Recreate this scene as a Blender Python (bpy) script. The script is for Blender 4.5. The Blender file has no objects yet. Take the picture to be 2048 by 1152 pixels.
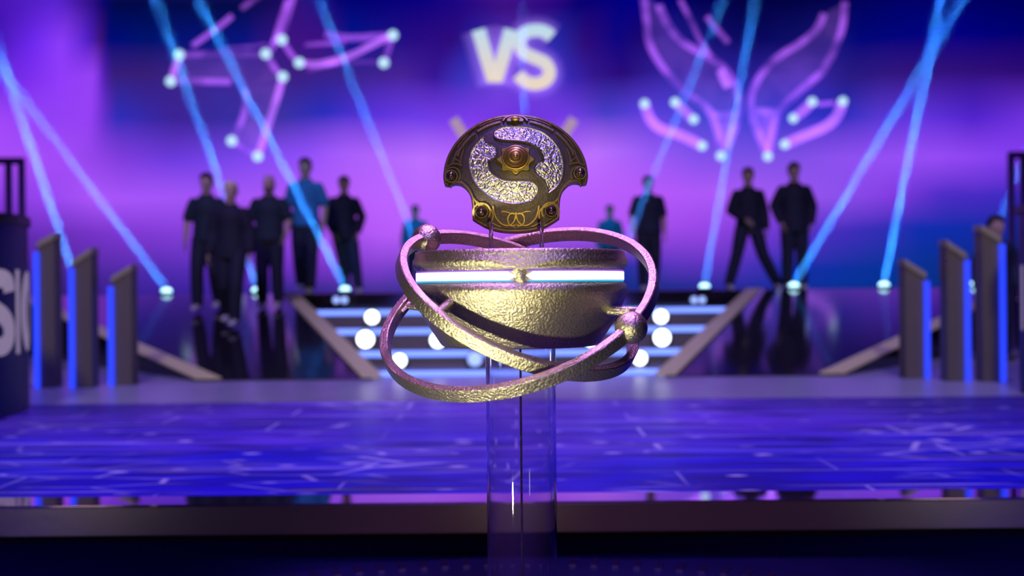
import bpy, bmesh, math, random
from mathutils import Vector, Matrix, noise
from mathutils.geometry import delaunay_2d_cdt
random.seed(7)
PI = math.pi
sc = bpy.context.scene
COL = sc.collection

# ------------------------------------------------------------------ camera
F = 2083.0                       # focal length in pixels of the 2048 px frame
HY = 572.0                       # eye level in the photograph
CAM = Vector((0, 0, 1.10))
RHO = math.radians(0.5)
RV = Vector((math.cos(RHO), 0, -math.sin(RHO)))
UV = Vector((math.sin(RHO), 0, math.cos(RHO)))
FV = Vector((0, 1, 0))
def P(px, py, Y):
    return CAM + FV * Y + RV * ((px - 1024) / F * Y) + UV * ((HY - py) / F * Y)
def M(x, y, z):
    return CAM + RV * x + FV * y + UV * z
cd = bpy.data.cameras.new('camera'); cam = bpy.data.objects.new('camera', cd); COL.objects.link(cam)
cd.sensor_width = 36; cd.lens = F / 2048 * 36; cd.shift_y = -4 / 2048
cam.matrix_world = Matrix(((RV.x, UV.x, -FV.x, CAM.x), (RV.y, UV.y, -FV.y, CAM.y), (RV.z, UV.z, -FV.z, CAM.z), (0, 0, 0, 1)))
cd.dof.use_dof = True; cd.dof.focus_distance = 2.5; cd.dof.aperture_fstop = 1.7
cd.clip_end = 200
sc.camera = cam
sc.view_settings.view_transform = 'Standard'; sc.view_settings.look = 'None'
sc.view_settings.exposure = 0; sc.view_settings.gamma = 1; sc.view_settings.use_curve_mapping = False
cy = sc.cycles
cy.use_denoising = True; cy.max_bounces = 10; cy.transmission_bounces = 10; cy.transparent_max_bounces = 16
cy.volume_bounces = 0; cy.caustics_reflective = False; cy.caustics_refractive = False; cy.sample_clamp_indirect = 4.0
w = bpy.data.worlds.new('world'); sc.world = w; w.use_nodes = True
w.node_tree.nodes['Background'].inputs[0].default_value = (0.10, 0.05, 0.30, 1)
w.node_tree.nodes['Background'].inputs[1].default_value = 0.035

# ------------------------------------------------------------------ materials
def lin(c):
    c = c / 255.0
    return c / 12.92 if c <= 0.04045 else ((c + 0.055) / 1.055) ** 2.4
def L(r, g, b): return (lin(r), lin(g), lin(b), 1)
def newmat(name):
    m = bpy.data.materials.new(name); m.use_nodes = True
    nt = m.node_tree; b = nt.nodes['Principled BSDF']
    return m, nt, b
def N(nt, t, **kw):
    n = nt.nodes.new(t)
    for k, v in kw.items(): setattr(n, k, v)
    return n
def setin(n, **kw):
    for k, v in kw.items(): n.inputs[k.replace('_', ' ')].default_value = v
def pbr(name, col, rough=0.5, metal=0.0, bump=0.0, bscale=40.0, emis=None, es=0.0, spec=None, mottle=0.0, mscale=None, detail=4.0, ior=None, bdist=0.01):
    m, nt, b = newmat(name)
    b.inputs['Base Color'].default_value = col
    b.inputs['Roughness'].default_value = rough; b.inputs['Metallic'].default_value = metal
    if ior: b.inputs['IOR'].default_value = ior
    if spec is not None: b.inputs['Specular IOR Level'].default_value = spec
    tc = N(nt, 'ShaderNodeTexCoord')
    if mottle:
        nz = N(nt, 'ShaderNodeTexNoise'); nz.inputs['Scale'].default_value = mscale or bscale; nz.inputs['Detail'].default_value = 5
        nt.links.new(tc.outputs['Object'], nz.inputs['Vector'])
        mx = N(nt, 'ShaderNodeMix', data_type='RGBA', blend_type='MIX')
        nt.links.new(nz.outputs['Fac'], mx.inputs[0])
        mx.inputs[6].default_value = tuple(c * (1 - mottle) for c in col[:3]) + (1,)
        mx.inputs[7].default_value = tuple(min(1, c * (1 + mottle)) for c in col[:3]) + (1,)
        nt.links.new(mx.outputs[2], b.inputs['Base Color'])
    if bump:
        nb = N(nt, 'ShaderNodeTexNoise'); nb.inputs['Scale'].default_value = bscale; nb.inputs['Detail'].default_value = detail
        nt.links.new(tc.outputs['Object'], nb.inputs['Vector'])
        bp = N(nt, 'ShaderNodeBump'); bp.inputs['Strength'].default_value = bump; bp.inputs['Distance'].default_value = bdist
        nt.links.new(nb.outputs['Fac'], bp.inputs['Height']); nt.links.new(bp.outputs['Normal'], b.inputs['Normal'])
    if emis:
        b.inputs['Emission Color'].default_value = emis; b.inputs['Emission Strength'].default_value = es
    return m
def emit(name, col, s=1.0):
    m = pbr(name, (0.02, 0.02, 0.02, 1), 0.5, emis=col, es=s)
    return m

gold_cast = pbr('rough cast pale gold metal', (0.53, 0.495, 0.33, 1), 0.33, 0.93, bump=0.6, bscale=190, mottle=0.2, mscale=130, bdist=0.005, detail=6)
bronze = pbr('aged bronze', (0.24, 0.18, 0.09, 1), 0.38, 0.75, bump=0.25, bscale=120, mottle=0.35, mscale=60, bdist=0.003)
bronze_dark = pbr('blackened bronze face', (0.085, 0.068, 0.06, 1), 0.42, 0.6, bump=0.3, bscale=160, mottle=0.4, mscale=45, bdist=0.002)
bronze_gold = pbr('polished antique gold', (0.40, 0.29, 0.085, 1), 0.36, 0.8, bump=0.15, bscale=90, mottle=0.2, mscale=70, bdist=0.002)
silver = pbr('embossed silver', (0.56, 0.55, 0.50, 1), 0.36, 1.0, bump=0.1, bscale=300, mottle=0.15, mscale=60, bdist=0.002)
bead = pbr('dark polished bead', (0.20, 0.16, 0.10, 1), 0.16, 0.9)

m, nt, b = newmat('clear acrylic')
setin(b, Base_Color=(0.95, 0.94, 1.0, 1), Roughness=0.015, IOR=1.49, Transmission_Weight=1.0)
acrylic = m
m, nt, b = newmat('clear acrylic with painted violet light')
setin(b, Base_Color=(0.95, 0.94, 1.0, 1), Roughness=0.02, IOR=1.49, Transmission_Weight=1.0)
df = N(nt, 'ShaderNodeBsdfDiffuse'); df.inputs[0].default_value = (0.22, 0.08, 0.95, 1)  # violet diffuse paints the violet light in the tube into its colour
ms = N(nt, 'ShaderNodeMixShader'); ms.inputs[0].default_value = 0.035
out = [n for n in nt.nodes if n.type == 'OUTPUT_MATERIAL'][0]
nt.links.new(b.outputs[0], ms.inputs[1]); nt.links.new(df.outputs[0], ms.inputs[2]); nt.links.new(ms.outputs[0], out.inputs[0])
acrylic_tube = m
cable_mat = pbr('black cable', (0.004, 0.004, 0.006, 1), 0.5)
black_gloss = pbr('black gloss deck', (0.012, 0.010, 0.016, 1), 0.09, 0.0, ior=1.75)
black_matte = pbr('black drape', (0.004, 0.004, 0.006, 1), 0.8, spec=0.1)
fascia_mat = pbr('dark brown gloss fascia', (0.07, 0.045, 0.035, 1), 0.3, 0.0, bump=0.05, bscale=30)
mirror_mat = pbr('polished acrylic stage edge', (0.55, 0.40, 0.60, 1), 0.03, 0.95)
lav_floor = pbr('grey satin deck border', (0.30, 0.29, 0.42, 1), 0.34, 0.15, bump=0.08, bscale=14, mottle=0.18, mscale=3)
low_floor = pbr('dark blue lower floor', (0.02, 0.02, 0.14, 1), 0.35, 0.0, bump=0.15, bscale=30, mottle=0.3, mscale=5)
taupe = pbr('taupe painted panel', (0.15, 0.125, 0.13, 1), 0.5, bump=0.05, bscale=60, mottle=0.08, mscale=6)
taupe_cap = pbr('pale sand edge', (0.36, 0.32, 0.27, 1), 0.5)  # paler than the panel, along its slanted top
trim_mat = pbr('trim with warm yellow light tint', (0.66, 0.60, 0.28, 1), 0.45, mottle=0.08, mscale=2)  # beige yellow beams, base pushed yellower for the warm light on them
tread_mat = pbr('grey brown step tread', (0.13, 0.11, 0.12, 1), 0.4, mottle=0.15, mscale=4)
desk_mat = pbr('deep blue desk vinyl', (0.008, 0.004, 0.17, 1), 0.45)
desk_text = pbr('pale pink lettering with added glow', (0.62, 0.52, 0.62, 1), 0.5, emis=(0.62, 0.5, 0.6, 1), es=0.28)  # emission added to brighten the lettering, which is no lamp
rail_mat = pbr('haze tinted steel railing', (0.10, 0.05, 0.22, 1), 0.5, 0.3)  # violet base paints in the haze that veils the rails
lamp_black = pbr('black lamp housing', (0.01, 0.01, 0.012, 1), 0.4)
lens_cyan = emit('lit lens cool cyan', L(180, 240, 255), 3.2)
lens_white = emit('lit lens white', L(235, 245, 255), 5.0)
lens_dim = emit('lit lens pale blue', L(150, 175, 255), 1.6)
strip_blue = emit('lit blue light strip', (0.02, 0.05, 1.0, 1), 1.35)
strip_stair = emit('lit periwinkle stair strip', (0.16, 0.26, 1.0, 1), 1.9)
strip_white = emit('white emissive groove band', (0.93, 0.86, 1.0, 1), 2.2)
fringe_violet = emit('violet fringe glow', (0.32, 0.10, 0.95, 1), 1.3)
fringe_cyan = emit('cyan fringe glow', (0.05, 0.45, 0.9, 1), 1.2)
dot_mat = emit('screen light dot', L(190, 228, 255), 1.05)

# ------------------------------------------------------------------ mesh helpers
def obj(name, bm, mat, parent=None, smooth=True, sharp=40):
    me = bpy.data.meshes.new(name)
    bm.normal_update()
    bm.to_mesh(me); bm.free()
    if mat: me.materials.append(mat)
    if smooth:
        for p in me.polygons: p.use_smooth = True
        me.set_sharp_from_angle(angle=math.radians(sharp))
    o = bpy.data.objects.new(name, me); COL.objects.link(o)
    if parent:
        o.parent = parent; o.matrix_parent_inverse = parent.matrix_world.inverted()
    return o
def tag(o, label=None, cat=None, group=None, kind=None):
    if label: o['label'] = label
    if cat: o['category'] = cat
    if group: o['group'] = group
    if kind: o['kind'] = kind
    return o
def thing(name, loc, label, cat, group=None, rz=0.0):
    o = bpy.data.objects.new(name, None); COL.objects.link(o)
    o.empty_display_size = 0.1
    o.matrix_world = Matrix.Translation(loc) @ Matrix.Rotation(rz, 4, 'Z')
    o.rotation_euler = (0, 0, rz); o.location = loc
    return tag(o, label, cat, group)
def box(bm, lo, hi, mtx=None):
    r = bmesh.ops.create_cube(bm, size=1.0)
    lo = Vector(lo); hi = Vector(hi); c = (lo + hi) / 2; d = hi - lo
    for v in r['verts']:
        v.co = Vector((v.co.x * d.x, v.co.y * d.y, v.co.z * d.z)) + c
        if mtx: v.co = mtx @ v.co
    return r['verts']
def bevel(bm, w, seg=2, ang=30):
    es = [e for e in bm.edges if len(e.link_faces) == 2 and e.calc_face_angle(0) > math.radians(ang)]
    bmesh.ops.bevel(bm, geom=es, offset=w, segments=seg, affect='EDGES', profile=0.5)
def sphere(bm, c, r, seg=24, mtx=None):
    rr = bmesh.ops.create_uvsphere(bm, u_segments=seg, v_segments=max(6, seg // 2), radius=1.0)
    if isinstance(r, (int, float)): r = (r, r, r)
    for v in rr['verts']:
        v.co = Vector((v.co.x * r[0], v.co.y * r[1], v.co.z * r[2]))
        if mtx: v.co = mtx @ v.co
        v.co += Vector(c)
def rings(bm, loops, closed_path=False, cap=True, closed_ring=True):
    vs = [[bm.verts.new(p) for p in lp] for lp in loops]
    n = len(loops[0]); m_ = len(vs)
    for i in range(m_ if closed_path else m_ - 1):
        a = vs[i]; b_ = vs[(i + 1) % m_]
        for j in range(n if closed_ring else n - 1):
            k = (j + 1) % n
            try: bm.faces.new((a[j], a[k], b_[k], b_[j]))
            except ValueError: pass
    if cap and not closed_path and closed_ring:
        bm.faces.new(list(reversed(vs[0]))); bm.faces.new(vs[-1])
    return vs
def fixn(bm): bmesh.ops.recalc_face_normals(bm, faces=bm.faces[:])
def lathe(bm, prof, c, seg=96, a0=0.0, a1=2 * PI, rfun=None, zfun=None):
    """prof: list of (r, z). axis vertical through c. angle 0 faces the camera (-Y)."""
    full = abs(a1 - a0 - 2 * PI) < 1e-6
    ks = seg if full else seg + 1
    loops = []
    for i in range(ks):
        t = a0 + (a1 - a0) * i / seg
        lp = []
        for k, (r, z) in enumerate(prof):
            rr = rfun(k, r, t) if rfun else r
            lp.append(Vector((c[0] + rr * math.sin(t), c[1] - rr * math.cos(t), zfun(k, z, t) if zfun else z)))
        loops.append(lp)
    rings(bm, loops, closed_path=full, cap=False, closed_ring=False)
    bmesh.ops.remove_doubles(bm, verts=bm.verts[:], dist=1e-6)
    fixn(bm)
def frame_from(d, up=Vector((0, 0, 1))):
    d = d.normalized()
    if abs(d.dot(up)) > 0.98: up = Vector((0, 1, 0))
    s = d.cross(up).normalized(); u = s.cross(d).normalized()
    return s, u
def tube(bm, pts, rad, n=12, closed=False, up=Vector((0, 0, 1))):
    """pts: Vectors; rad: number, (rx, ry), or a list of either; round cross section"""
    pts = [Vector(p) for p in pts]; m_ = len(pts); loops = []
    for i, p in enumerate(pts):
        if closed: d = pts[(i + 1) % m_] - pts[i - 1]
        else: d = pts[min(i + 1, m_ - 1)] - pts[max(i - 1, 0)]
        s, u = frame_from(d, up)
        r = rad[i] if isinstance(rad, list) else rad
        if isinstance(r, (int, float)): r = (r, r)
        loops.append([p + s * (r[0] * math.cos(2 * PI * k / n)) + u * (r[1] * math.sin(2 * PI * k / n)) for k in range(n)])
    rings(bm, loops, closed_path=closed)
def strip2d(pts, width, closed=False):
    """quads of a 2D stroke: returns list of (left, right) pairs"""
    out = []; n = len(pts)
    for i, p in enumerate(pts):
        a = pts[i - 1] if (i > 0 or closed) else pts[i]
        c = pts[(i + 1) % n] if (i < n - 1 or closed) else pts[i]
        d = Vector((c[0] - a[0], c[1] - a[1])); d.normalize()
        nn = Vector((-d.y, d.x)); wd = width[i] if isinstance(width, list) else width
        out.append((Vector(p) + nn * wd / 2, Vector(p) - nn * wd / 2))
    return out
def smooth2d(pts, k=6, closed=False):
    """Catmull-Rom"""
    n = len(pts); out = []
    for i in range(n if closed else n - 1):
        g = (lambda j: Vector(pts[j % n])) if closed else (lambda j: Vector(pts[max(0, min(n - 1, j))]))
        p0, p1, p2, p3 = g(i - 1), g(i), g(i + 1), g(i + 2)
        for s in range(k):
            t = s / k
            out.append(0.5 * ((2 * p1) + (p2 - p0) * t + (2 * p0 - 5 * p1 + 4 * p2 - p3) * t * t + (3 * p1 - p0 - 3 * p2 + p3) * t ** 3))
    if not closed: out.append(Vector(pts[-1]))
    return out

# ================================================================== THE SETTING
ZM = 0.25      # main deck
ZP = 1.02      # upper platform
D1, D2, D3 = 4.10, 9.57, 14.2
DW = 24.0      # LED wall
def zat(px, py, z):   # distance at which the pixel's ray reaches height z
    d = RV * ((px - 1024) / F) + UV * ((HY - py) / F)
    return (z - CAM.z) / d.z
def G(px, py, z):
    return P(px, py, zat(px, py, z))

bm = bmesh.new(); box(bm, (-16, -6, -0.1), (16, 26, 0.0))
tag(obj('floor', bm, low_floor, smooth=False), 'dark blue lower floor in front of the stage', None, kind='structure')
bm = bmesh.new(); box(bm, (-9, D1 + 0.17, ZM - 0.12), (9, D3 + 0.2, ZM - 0.004))
tag(obj('stage_slab', bm, black_matte, smooth=False), 'black deck carrying the lit stage floor', None, kind='structure')
bm = bmesh.new(); box(bm, (-9, D1 + 0.45, 0.0), (9, D1 + 0.6, ZM - 0.12))
tag(obj('baseboard_front', bm, black_matte, smooth=False), 'black recess under the stage front edge', None, kind='structure')
bm = bmesh.new(); box(bm, (-9, D1, ZM - 0.122), (9, D1 + 0.17, ZM - 0.006)); bevel(bm, 0.004)
tag(obj('trim_2', bm, fascia_mat, smooth=False), 'dark brown glossy fascia along the front of the stage', None, kind='structure')
bm = bmesh.new(); box(bm, (-9, D1 + 0.002, ZM - 0.006), (9, D1 + 0.175, ZM)); bevel(bm, 0.002)
tag(obj('trim_1', bm, mirror_mat, smooth=False), 'mirror polished violet strip along the stage front edge', None, kind='structure')

for nm, lo, hi in (('wall_back', (-16, 25.6, 0), (16, 25.8, 10.5)), ('wall_left', (-16.2, -6, 0), (-16, 26, 10.5)), ('wall_right', (16, -6, 0), (16.2, 26, 10.5))):
    bm = bmesh.new(); box(bm, lo, hi); tag(obj(nm, bm, black_matte, smooth=False), 'black draped wall of the hall', None, kind='structure')
# lit stage floor
m, nt, b = newmat('lit stage floor pattern')
tc = N(nt, 'ShaderNodeTexCoord'); lk = nt.links.new
sep = N(nt, 'ShaderNodeSeparateXYZ'); lk(tc.outputs['Object'], sep.inputs[0])
dep = N(nt, 'ShaderNodeMapRange'); lk(sep.outputs['Y'], dep.inputs[0]); dep.inputs[1].default_value = 4.27; dep.inputs[2].default_value = 7.8
r1 = N(nt, 'ShaderNodeValToRGB'); lk(dep.outputs[0], r1.inputs[0])
def ramp(r, stops):
    e = r.color_ramp.elements
    while len(e) > 1: e.remove(e[-1])
    e[0].position = stops[0][0]; e[0].color = stops[0][1]
    for p_, c_ in stops[1:]:
        x = e.new(p_); x.color = c_
ramp(r1, [(0, L(30, 12, 210)), (0.06, L(16, 6, 200)), (0.3, L(24, 18, 210)), (0.5, L(52, 28, 208)), (0.8, L(52, 24, 180)), (1.0, L(34, 18, 125))])
def noise_n(scale, detail=4, sx=1, sy=1, dist=0.0):
    mp = N(nt, 'ShaderNodeMapping'); lk(tc.outputs['Object'], mp.inputs[0]); mp.inputs['Scale'].default_value = (sx, sy, 1)
    n_ = N(nt, 'ShaderNodeTexNoise'); n_.inputs['Scale'].default_value = scale; n_.inputs['Detail'].default_value = detail; n_.inputs['Distortion'].default_value = dist
    lk(mp.outputs[0], n_.inputs['Vector']); return n_
def mr(src, a, b_, c=0.0, d=1.0):
    x = N(nt, 'ShaderNodeMapRange'); lk(src, x.inputs[0])
    for i, v in enumerate((a, b_, c, d)): x.inputs[1 + i].default_value = v
    return x.outputs[0]
def mth(op, a, b_=None):
    x = N(nt, 'ShaderNodeMath', operation=op)
    for i, v in enumerate((a, b_)):
        if v is None: continue
        if isinstance(v, (int, float)): x.inputs[i].default_value = v
        else: lk(v, x.inputs[i])
    return x.outputs[0]
def cmix(f, a, b_, bt='MIX'):
    x = N(nt, 'ShaderNodeMix', data_type='RGBA', blend_type=bt)
    for i, v in ((0, f), (6, a), (7, b_)):
        if isinstance(v, (int, float, tuple)): x.inputs[i].default_value = v
        else: lk(v, x.inputs[i])
    return x.outputs[2]
big = noise_n(0.55, 3, 0.8, 1.6, 0.4)
c0 = cmix(mth('MULTIPLY', mr(big.outputs['Fac'], 0.46, 0.68), mr(dep.outputs[0], 0.12, 0.4)), r1.outputs[0], L(88, 44, 232))
fine = noise_n(3.0, 6, 0.55, 3.0, 0.6)
c1 = cmix(mr(fine.outputs['Fac'], 0.60, 0.34, 0.0, 0.85), c0, L(18, 8, 110))
streak = noise_n(2.2, 5, 0.25, 5.0, 0.3)
c2 = cmix(mr(streak.outputs['Fac'], 0.56, 0.78, 0, 0.8), c1, L(112, 80, 245))
# route lines and dots drawn on the floor
vo = N(nt, 'ShaderNodeTexVoronoi', feature='DISTANCE_TO_EDGE'); mp = N(nt, 'ShaderNodeMapping'); lk(tc.outputs['Object'], mp.inputs[0])
mp.inputs['Scale'].default_value = (0.6, 2.2, 1); lk(mp.outputs[0], vo.inputs['Vector']); vo.inputs['Scale'].default_value = 2.6
ln = mth('MULTIPLY', mr(vo.outputs['Distance'], 0.03, 0.012), mr(noise_n(1.3, 2).outputs['Fac'], 0.52, 0.68, 0, 0.8))
vd = N(nt, 'ShaderNodeTexVoronoi', feature='F1'); mpd = N(nt, 'ShaderNodeMapping'); mpd.inputs['Scale'].default_value = (0.7, 1.5, 1); lk(tc.outputs['Object'], mpd.inputs[0]); lk(mpd.outputs[0], vd.inputs['Vector']); vd.inputs['Scale'].default_value = 5.5; vd.inputs['Randomness'].default_value = 1.0
sepc = N(nt, 'ShaderNodeSeparateColor'); lk(vd.outputs['Color'], sepc.inputs[0])
dt = mth('MULTIPLY', mr(vd.outputs['Distance'], 0.24, 0.06), mr(sepc.outputs[0], 0.62, 0.8))
br = N(nt, 'ShaderNodeTexBrick'); lk(tc.outputs['Object'], br.inputs['Vector']); br.inputs['Scale'].default_value = 1.15; br.inputs['Mortar Size'].default_value = 0.012
br.inputs['Mortar Smooth'].default_value = 0.3; br.inputs['Brick Width'].default_value = 1.7; br.inputs['Row Height'].default_value = 0.42
bl = mth('MULTIPLY', br.outputs['Fac'], mr(noise_n(0.9, 3, 1, 1).outputs['Fac'], 0.46, 0.66, 0, 0.75))
mk = mth('MAXIMUM', mth('MAXIMUM', ln, bl), dt)
c3 = cmix(mth('MULTIPLY', mk, 0.9), c2, L(165, 130, 255))
# darker border corners of the picture on the floor
ax = mth('ABSOLUTE', sep.outputs['X'])
edge = mth('MULTIPLY', mr(ax, 1.2, 3.0), mr(dep.outputs[0], 0.40, 0.85))
c4 = cmix(mth('MULTIPLY', edge, 0.72), c3, L(22, 10, 95))
b.inputs['Base Color'].default_value = (0.01, 0.008, 0.03, 1); b.inputs['Roughness'].default_value = 0.42; b.inputs['IOR'].default_value = 1.3
lk(c4, b.inputs['Emission Color']); b.inputs['Emission Strength'].default_value = 0.92
led_floor_mat = m
bm = bmesh.new(); box(bm, (-9, D1 + 0.176, ZM - 0.004), (9, 7.75, ZM))
tag(obj('stage_floor', bm, led_floor_mat, smooth=False), 'glowing blue and violet patterned stage floor', None, kind='structure')
bm = bmesh.new(); box(bm, (-9, 7.752, ZM - 0.004), (9, D3 + 0.2, ZM))
tag(obj('border_floor', bm, lav_floor, smooth=False), 'grey lavender floor band behind the glowing stage floor', None, kind='structure')

# upper platform
bm = bmesh.new(); box(bm, (-16, D3, 0.0), (16, DW + 1.2, ZP)); 
tag(obj('upper_floor', bm, black_gloss, smooth=False), 'glossy black upper platform in front of the LED wall', None, kind='structure')

# ramps: bottom inner, bottom outer, top inner, top outer (x at D2 / D3)
XI0 = P(745, 757, D2).x; XO0 = P(392, 765, D2).x; XI1 = P(580, 587, D3).x; XO1 = P(20, 585, D3).x
RI0 = P(1330, 757, D2).x; RO0 = P(1690, 755, D2).x; RI1 = P(1508, 585, D3).x; RO1 = P(2046, 585, D3).x
def ramp_mesh(xi0, xo0, xi1, xo1):
    bm = bmesh.new()
    e = 0.012
    ps = [(xi0, D2, ZM + e), (xo0, D2, ZM + e), (xo1, D3 - 0.004, ZP), (xi1, D3 - 0.004, ZP)]
    top = [bm.verts.new(p) for p in ps]; bot = [bm.verts.new((p[0], p[1], ZM + 0.001)) for p in ps]
    bm.faces.new(top); bm.faces.new(bot[::-1])
    for i in range(4): bm.faces.new((top[i], bot[i], bot[(i + 1) % 4], top[(i + 1) % 4]))
    fixn(bm); return bm
def trim_mesh(x0, x1, wd, off, lift=0.02):
    """a beam along a ramp edge from (x0, D2) to (x1, D3)"""
    bm = bmesh.new(); loops = []
    for t in (0.0, 1.0):
        x = x0 + (x1 - x0) * t; y = D2 - 0.01 + (D3 - D2) * t; z = ZM + 0.012 + (ZP - ZM - 0.012) * t
        a = x + off * wd; bq = x + (off + 1) * wd if off >= 0 else x + (off + 1) * wd
        loops.append([Vector((a, y, z + 0.004)), Vector((bq, y, z + 0.004)), Vector((bq, y, z + 0.004 + lift)), Vector((a, y, z + 0.004 + lift))])
    rings(bm, loops); fixn(bm); bevel(bm, 0.006); return bm
EMB = {'left': 'star', 'right': 'petal'}; WHO = {'left': 'five', 'right': 'two'}
for side, (a, b_, c, d) in (('left', (XI0, XO0, XI1, XO1)), ('right', (RI0, RO0, RI1, RO1))):
    r = obj('glossy_ramp', ramp_mesh(a, b_, c, d), black_gloss, smooth=False)
    tag(r, f'glossy black ramp under the {EMB[side]} emblem, mirroring the {WHO[side]} walkers', 'ramp')
    s = 1 if side == 'left' else -1
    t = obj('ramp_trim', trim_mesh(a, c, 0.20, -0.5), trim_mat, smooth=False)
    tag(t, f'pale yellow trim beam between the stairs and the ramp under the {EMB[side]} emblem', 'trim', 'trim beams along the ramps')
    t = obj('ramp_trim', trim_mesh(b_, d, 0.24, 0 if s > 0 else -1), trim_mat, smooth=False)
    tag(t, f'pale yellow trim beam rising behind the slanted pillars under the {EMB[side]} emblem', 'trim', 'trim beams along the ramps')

# stairs with lit nosings
st = thing('staircase', Vector((0, D2 + 0.3, ZM)), 'wide central staircase with glowing blue step edges between two ramps', 'stairs')
SD = [9.95, 11.0, 12.1, 13.2]
SY = [750, 705, 660, 622]
def inner(y, s):
    t = (y - D2) / (D3 - D2)
    return (XI0 + (XI1 - XI0) * t + 0.13) if s < 0 else (RI0 + (RI1 - RI0) * t - 0.13)
SZ = [P(1024, y_, d_).z for y_, d_ in zip(SY, SD)]
for i, d in enumerate(SD):
    d2 = SD[i + 1] if i + 1 < len(SD) else D3 - 0.006
    z = max(SZ[i], ZM + 0.02)
    bm = bmesh.new()
    ps = [(inner(d, -1), d), (inner(d, 1), d), (inner(d2, 1), d2), (inner(d2, -1), d2)]
    lo = [bm.verts.new((p[0], p[1], ZM + 0.002)) for p in ps]; hi = [bm.verts.new((p[0], p[1], z)) for p in ps]
    bm.faces.new(hi); bm.faces.new(lo[::-1])
    for k in range(4): bm.faces.new((lo[k], lo[(k + 1) % 4], hi[(k + 1) % 4], hi[k]))
    fixn(bm)
    obj('step', bm, tread_mat, st, smooth=False)
    bm = bmesh.new(); hh = 0.030
    box(bm, (inner(d, -1) + 0.02, d - 0.03, z - hh * 1.2), (inner(d, 1) - 0.02, d - 0.001, z + hh * 0.9)); bevel(bm, 0.01)
    obj('light_strip', bm, strip_stair, st, smooth=False)

# ================================================================== LED WALL
m, nt, b = newmat('LED wall picture'); lk = nt.links.new
tc = N(nt, 'ShaderNodeTexCoord'); sep = N(nt, 'ShaderNodeSeparateXYZ'); lk(tc.outputs['Object'], sep.inputs[0])
SCW = F / DW                                    # the wall's own units -> picture columns / rows
nzw = N(nt, 'ShaderNodeTexNoise'); nzw.inputs['Scale'].default_value = 0.22; nzw.inputs['Detail'].default_value = 2; lk(tc.outputs['Object'], nzw.inputs['Vector'])
u = mth('ADD', mth('MULTIPLY', sep.outputs['X'], SCW / 2048), mth('ADD', 0.5 - 0.03, mth('MULTIPLY', nzw.outputs['Fac'], 0.06)))
nz2 = N(nt, 'ShaderNodeTexNoise'); nz2.inputs['Scale'].default_value = 0.25; nz2.inputs['Detail'].default_value = 2
mpp = N(nt, 'ShaderNodeMapping'); lk(tc.outputs['Object'], mpp.inputs[0]); mpp.inputs['Location'].default_value = (31, 7, 3); lk(mpp.outputs[0], nz2.inputs['Vector'])
v = mth('ADD', mth('MULTIPLY', sep.outputs['Z'], -SCW), mth('ADD', HY - 35, mth('MULTIPLY', nz2.outputs['Fac'], 70)))
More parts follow.
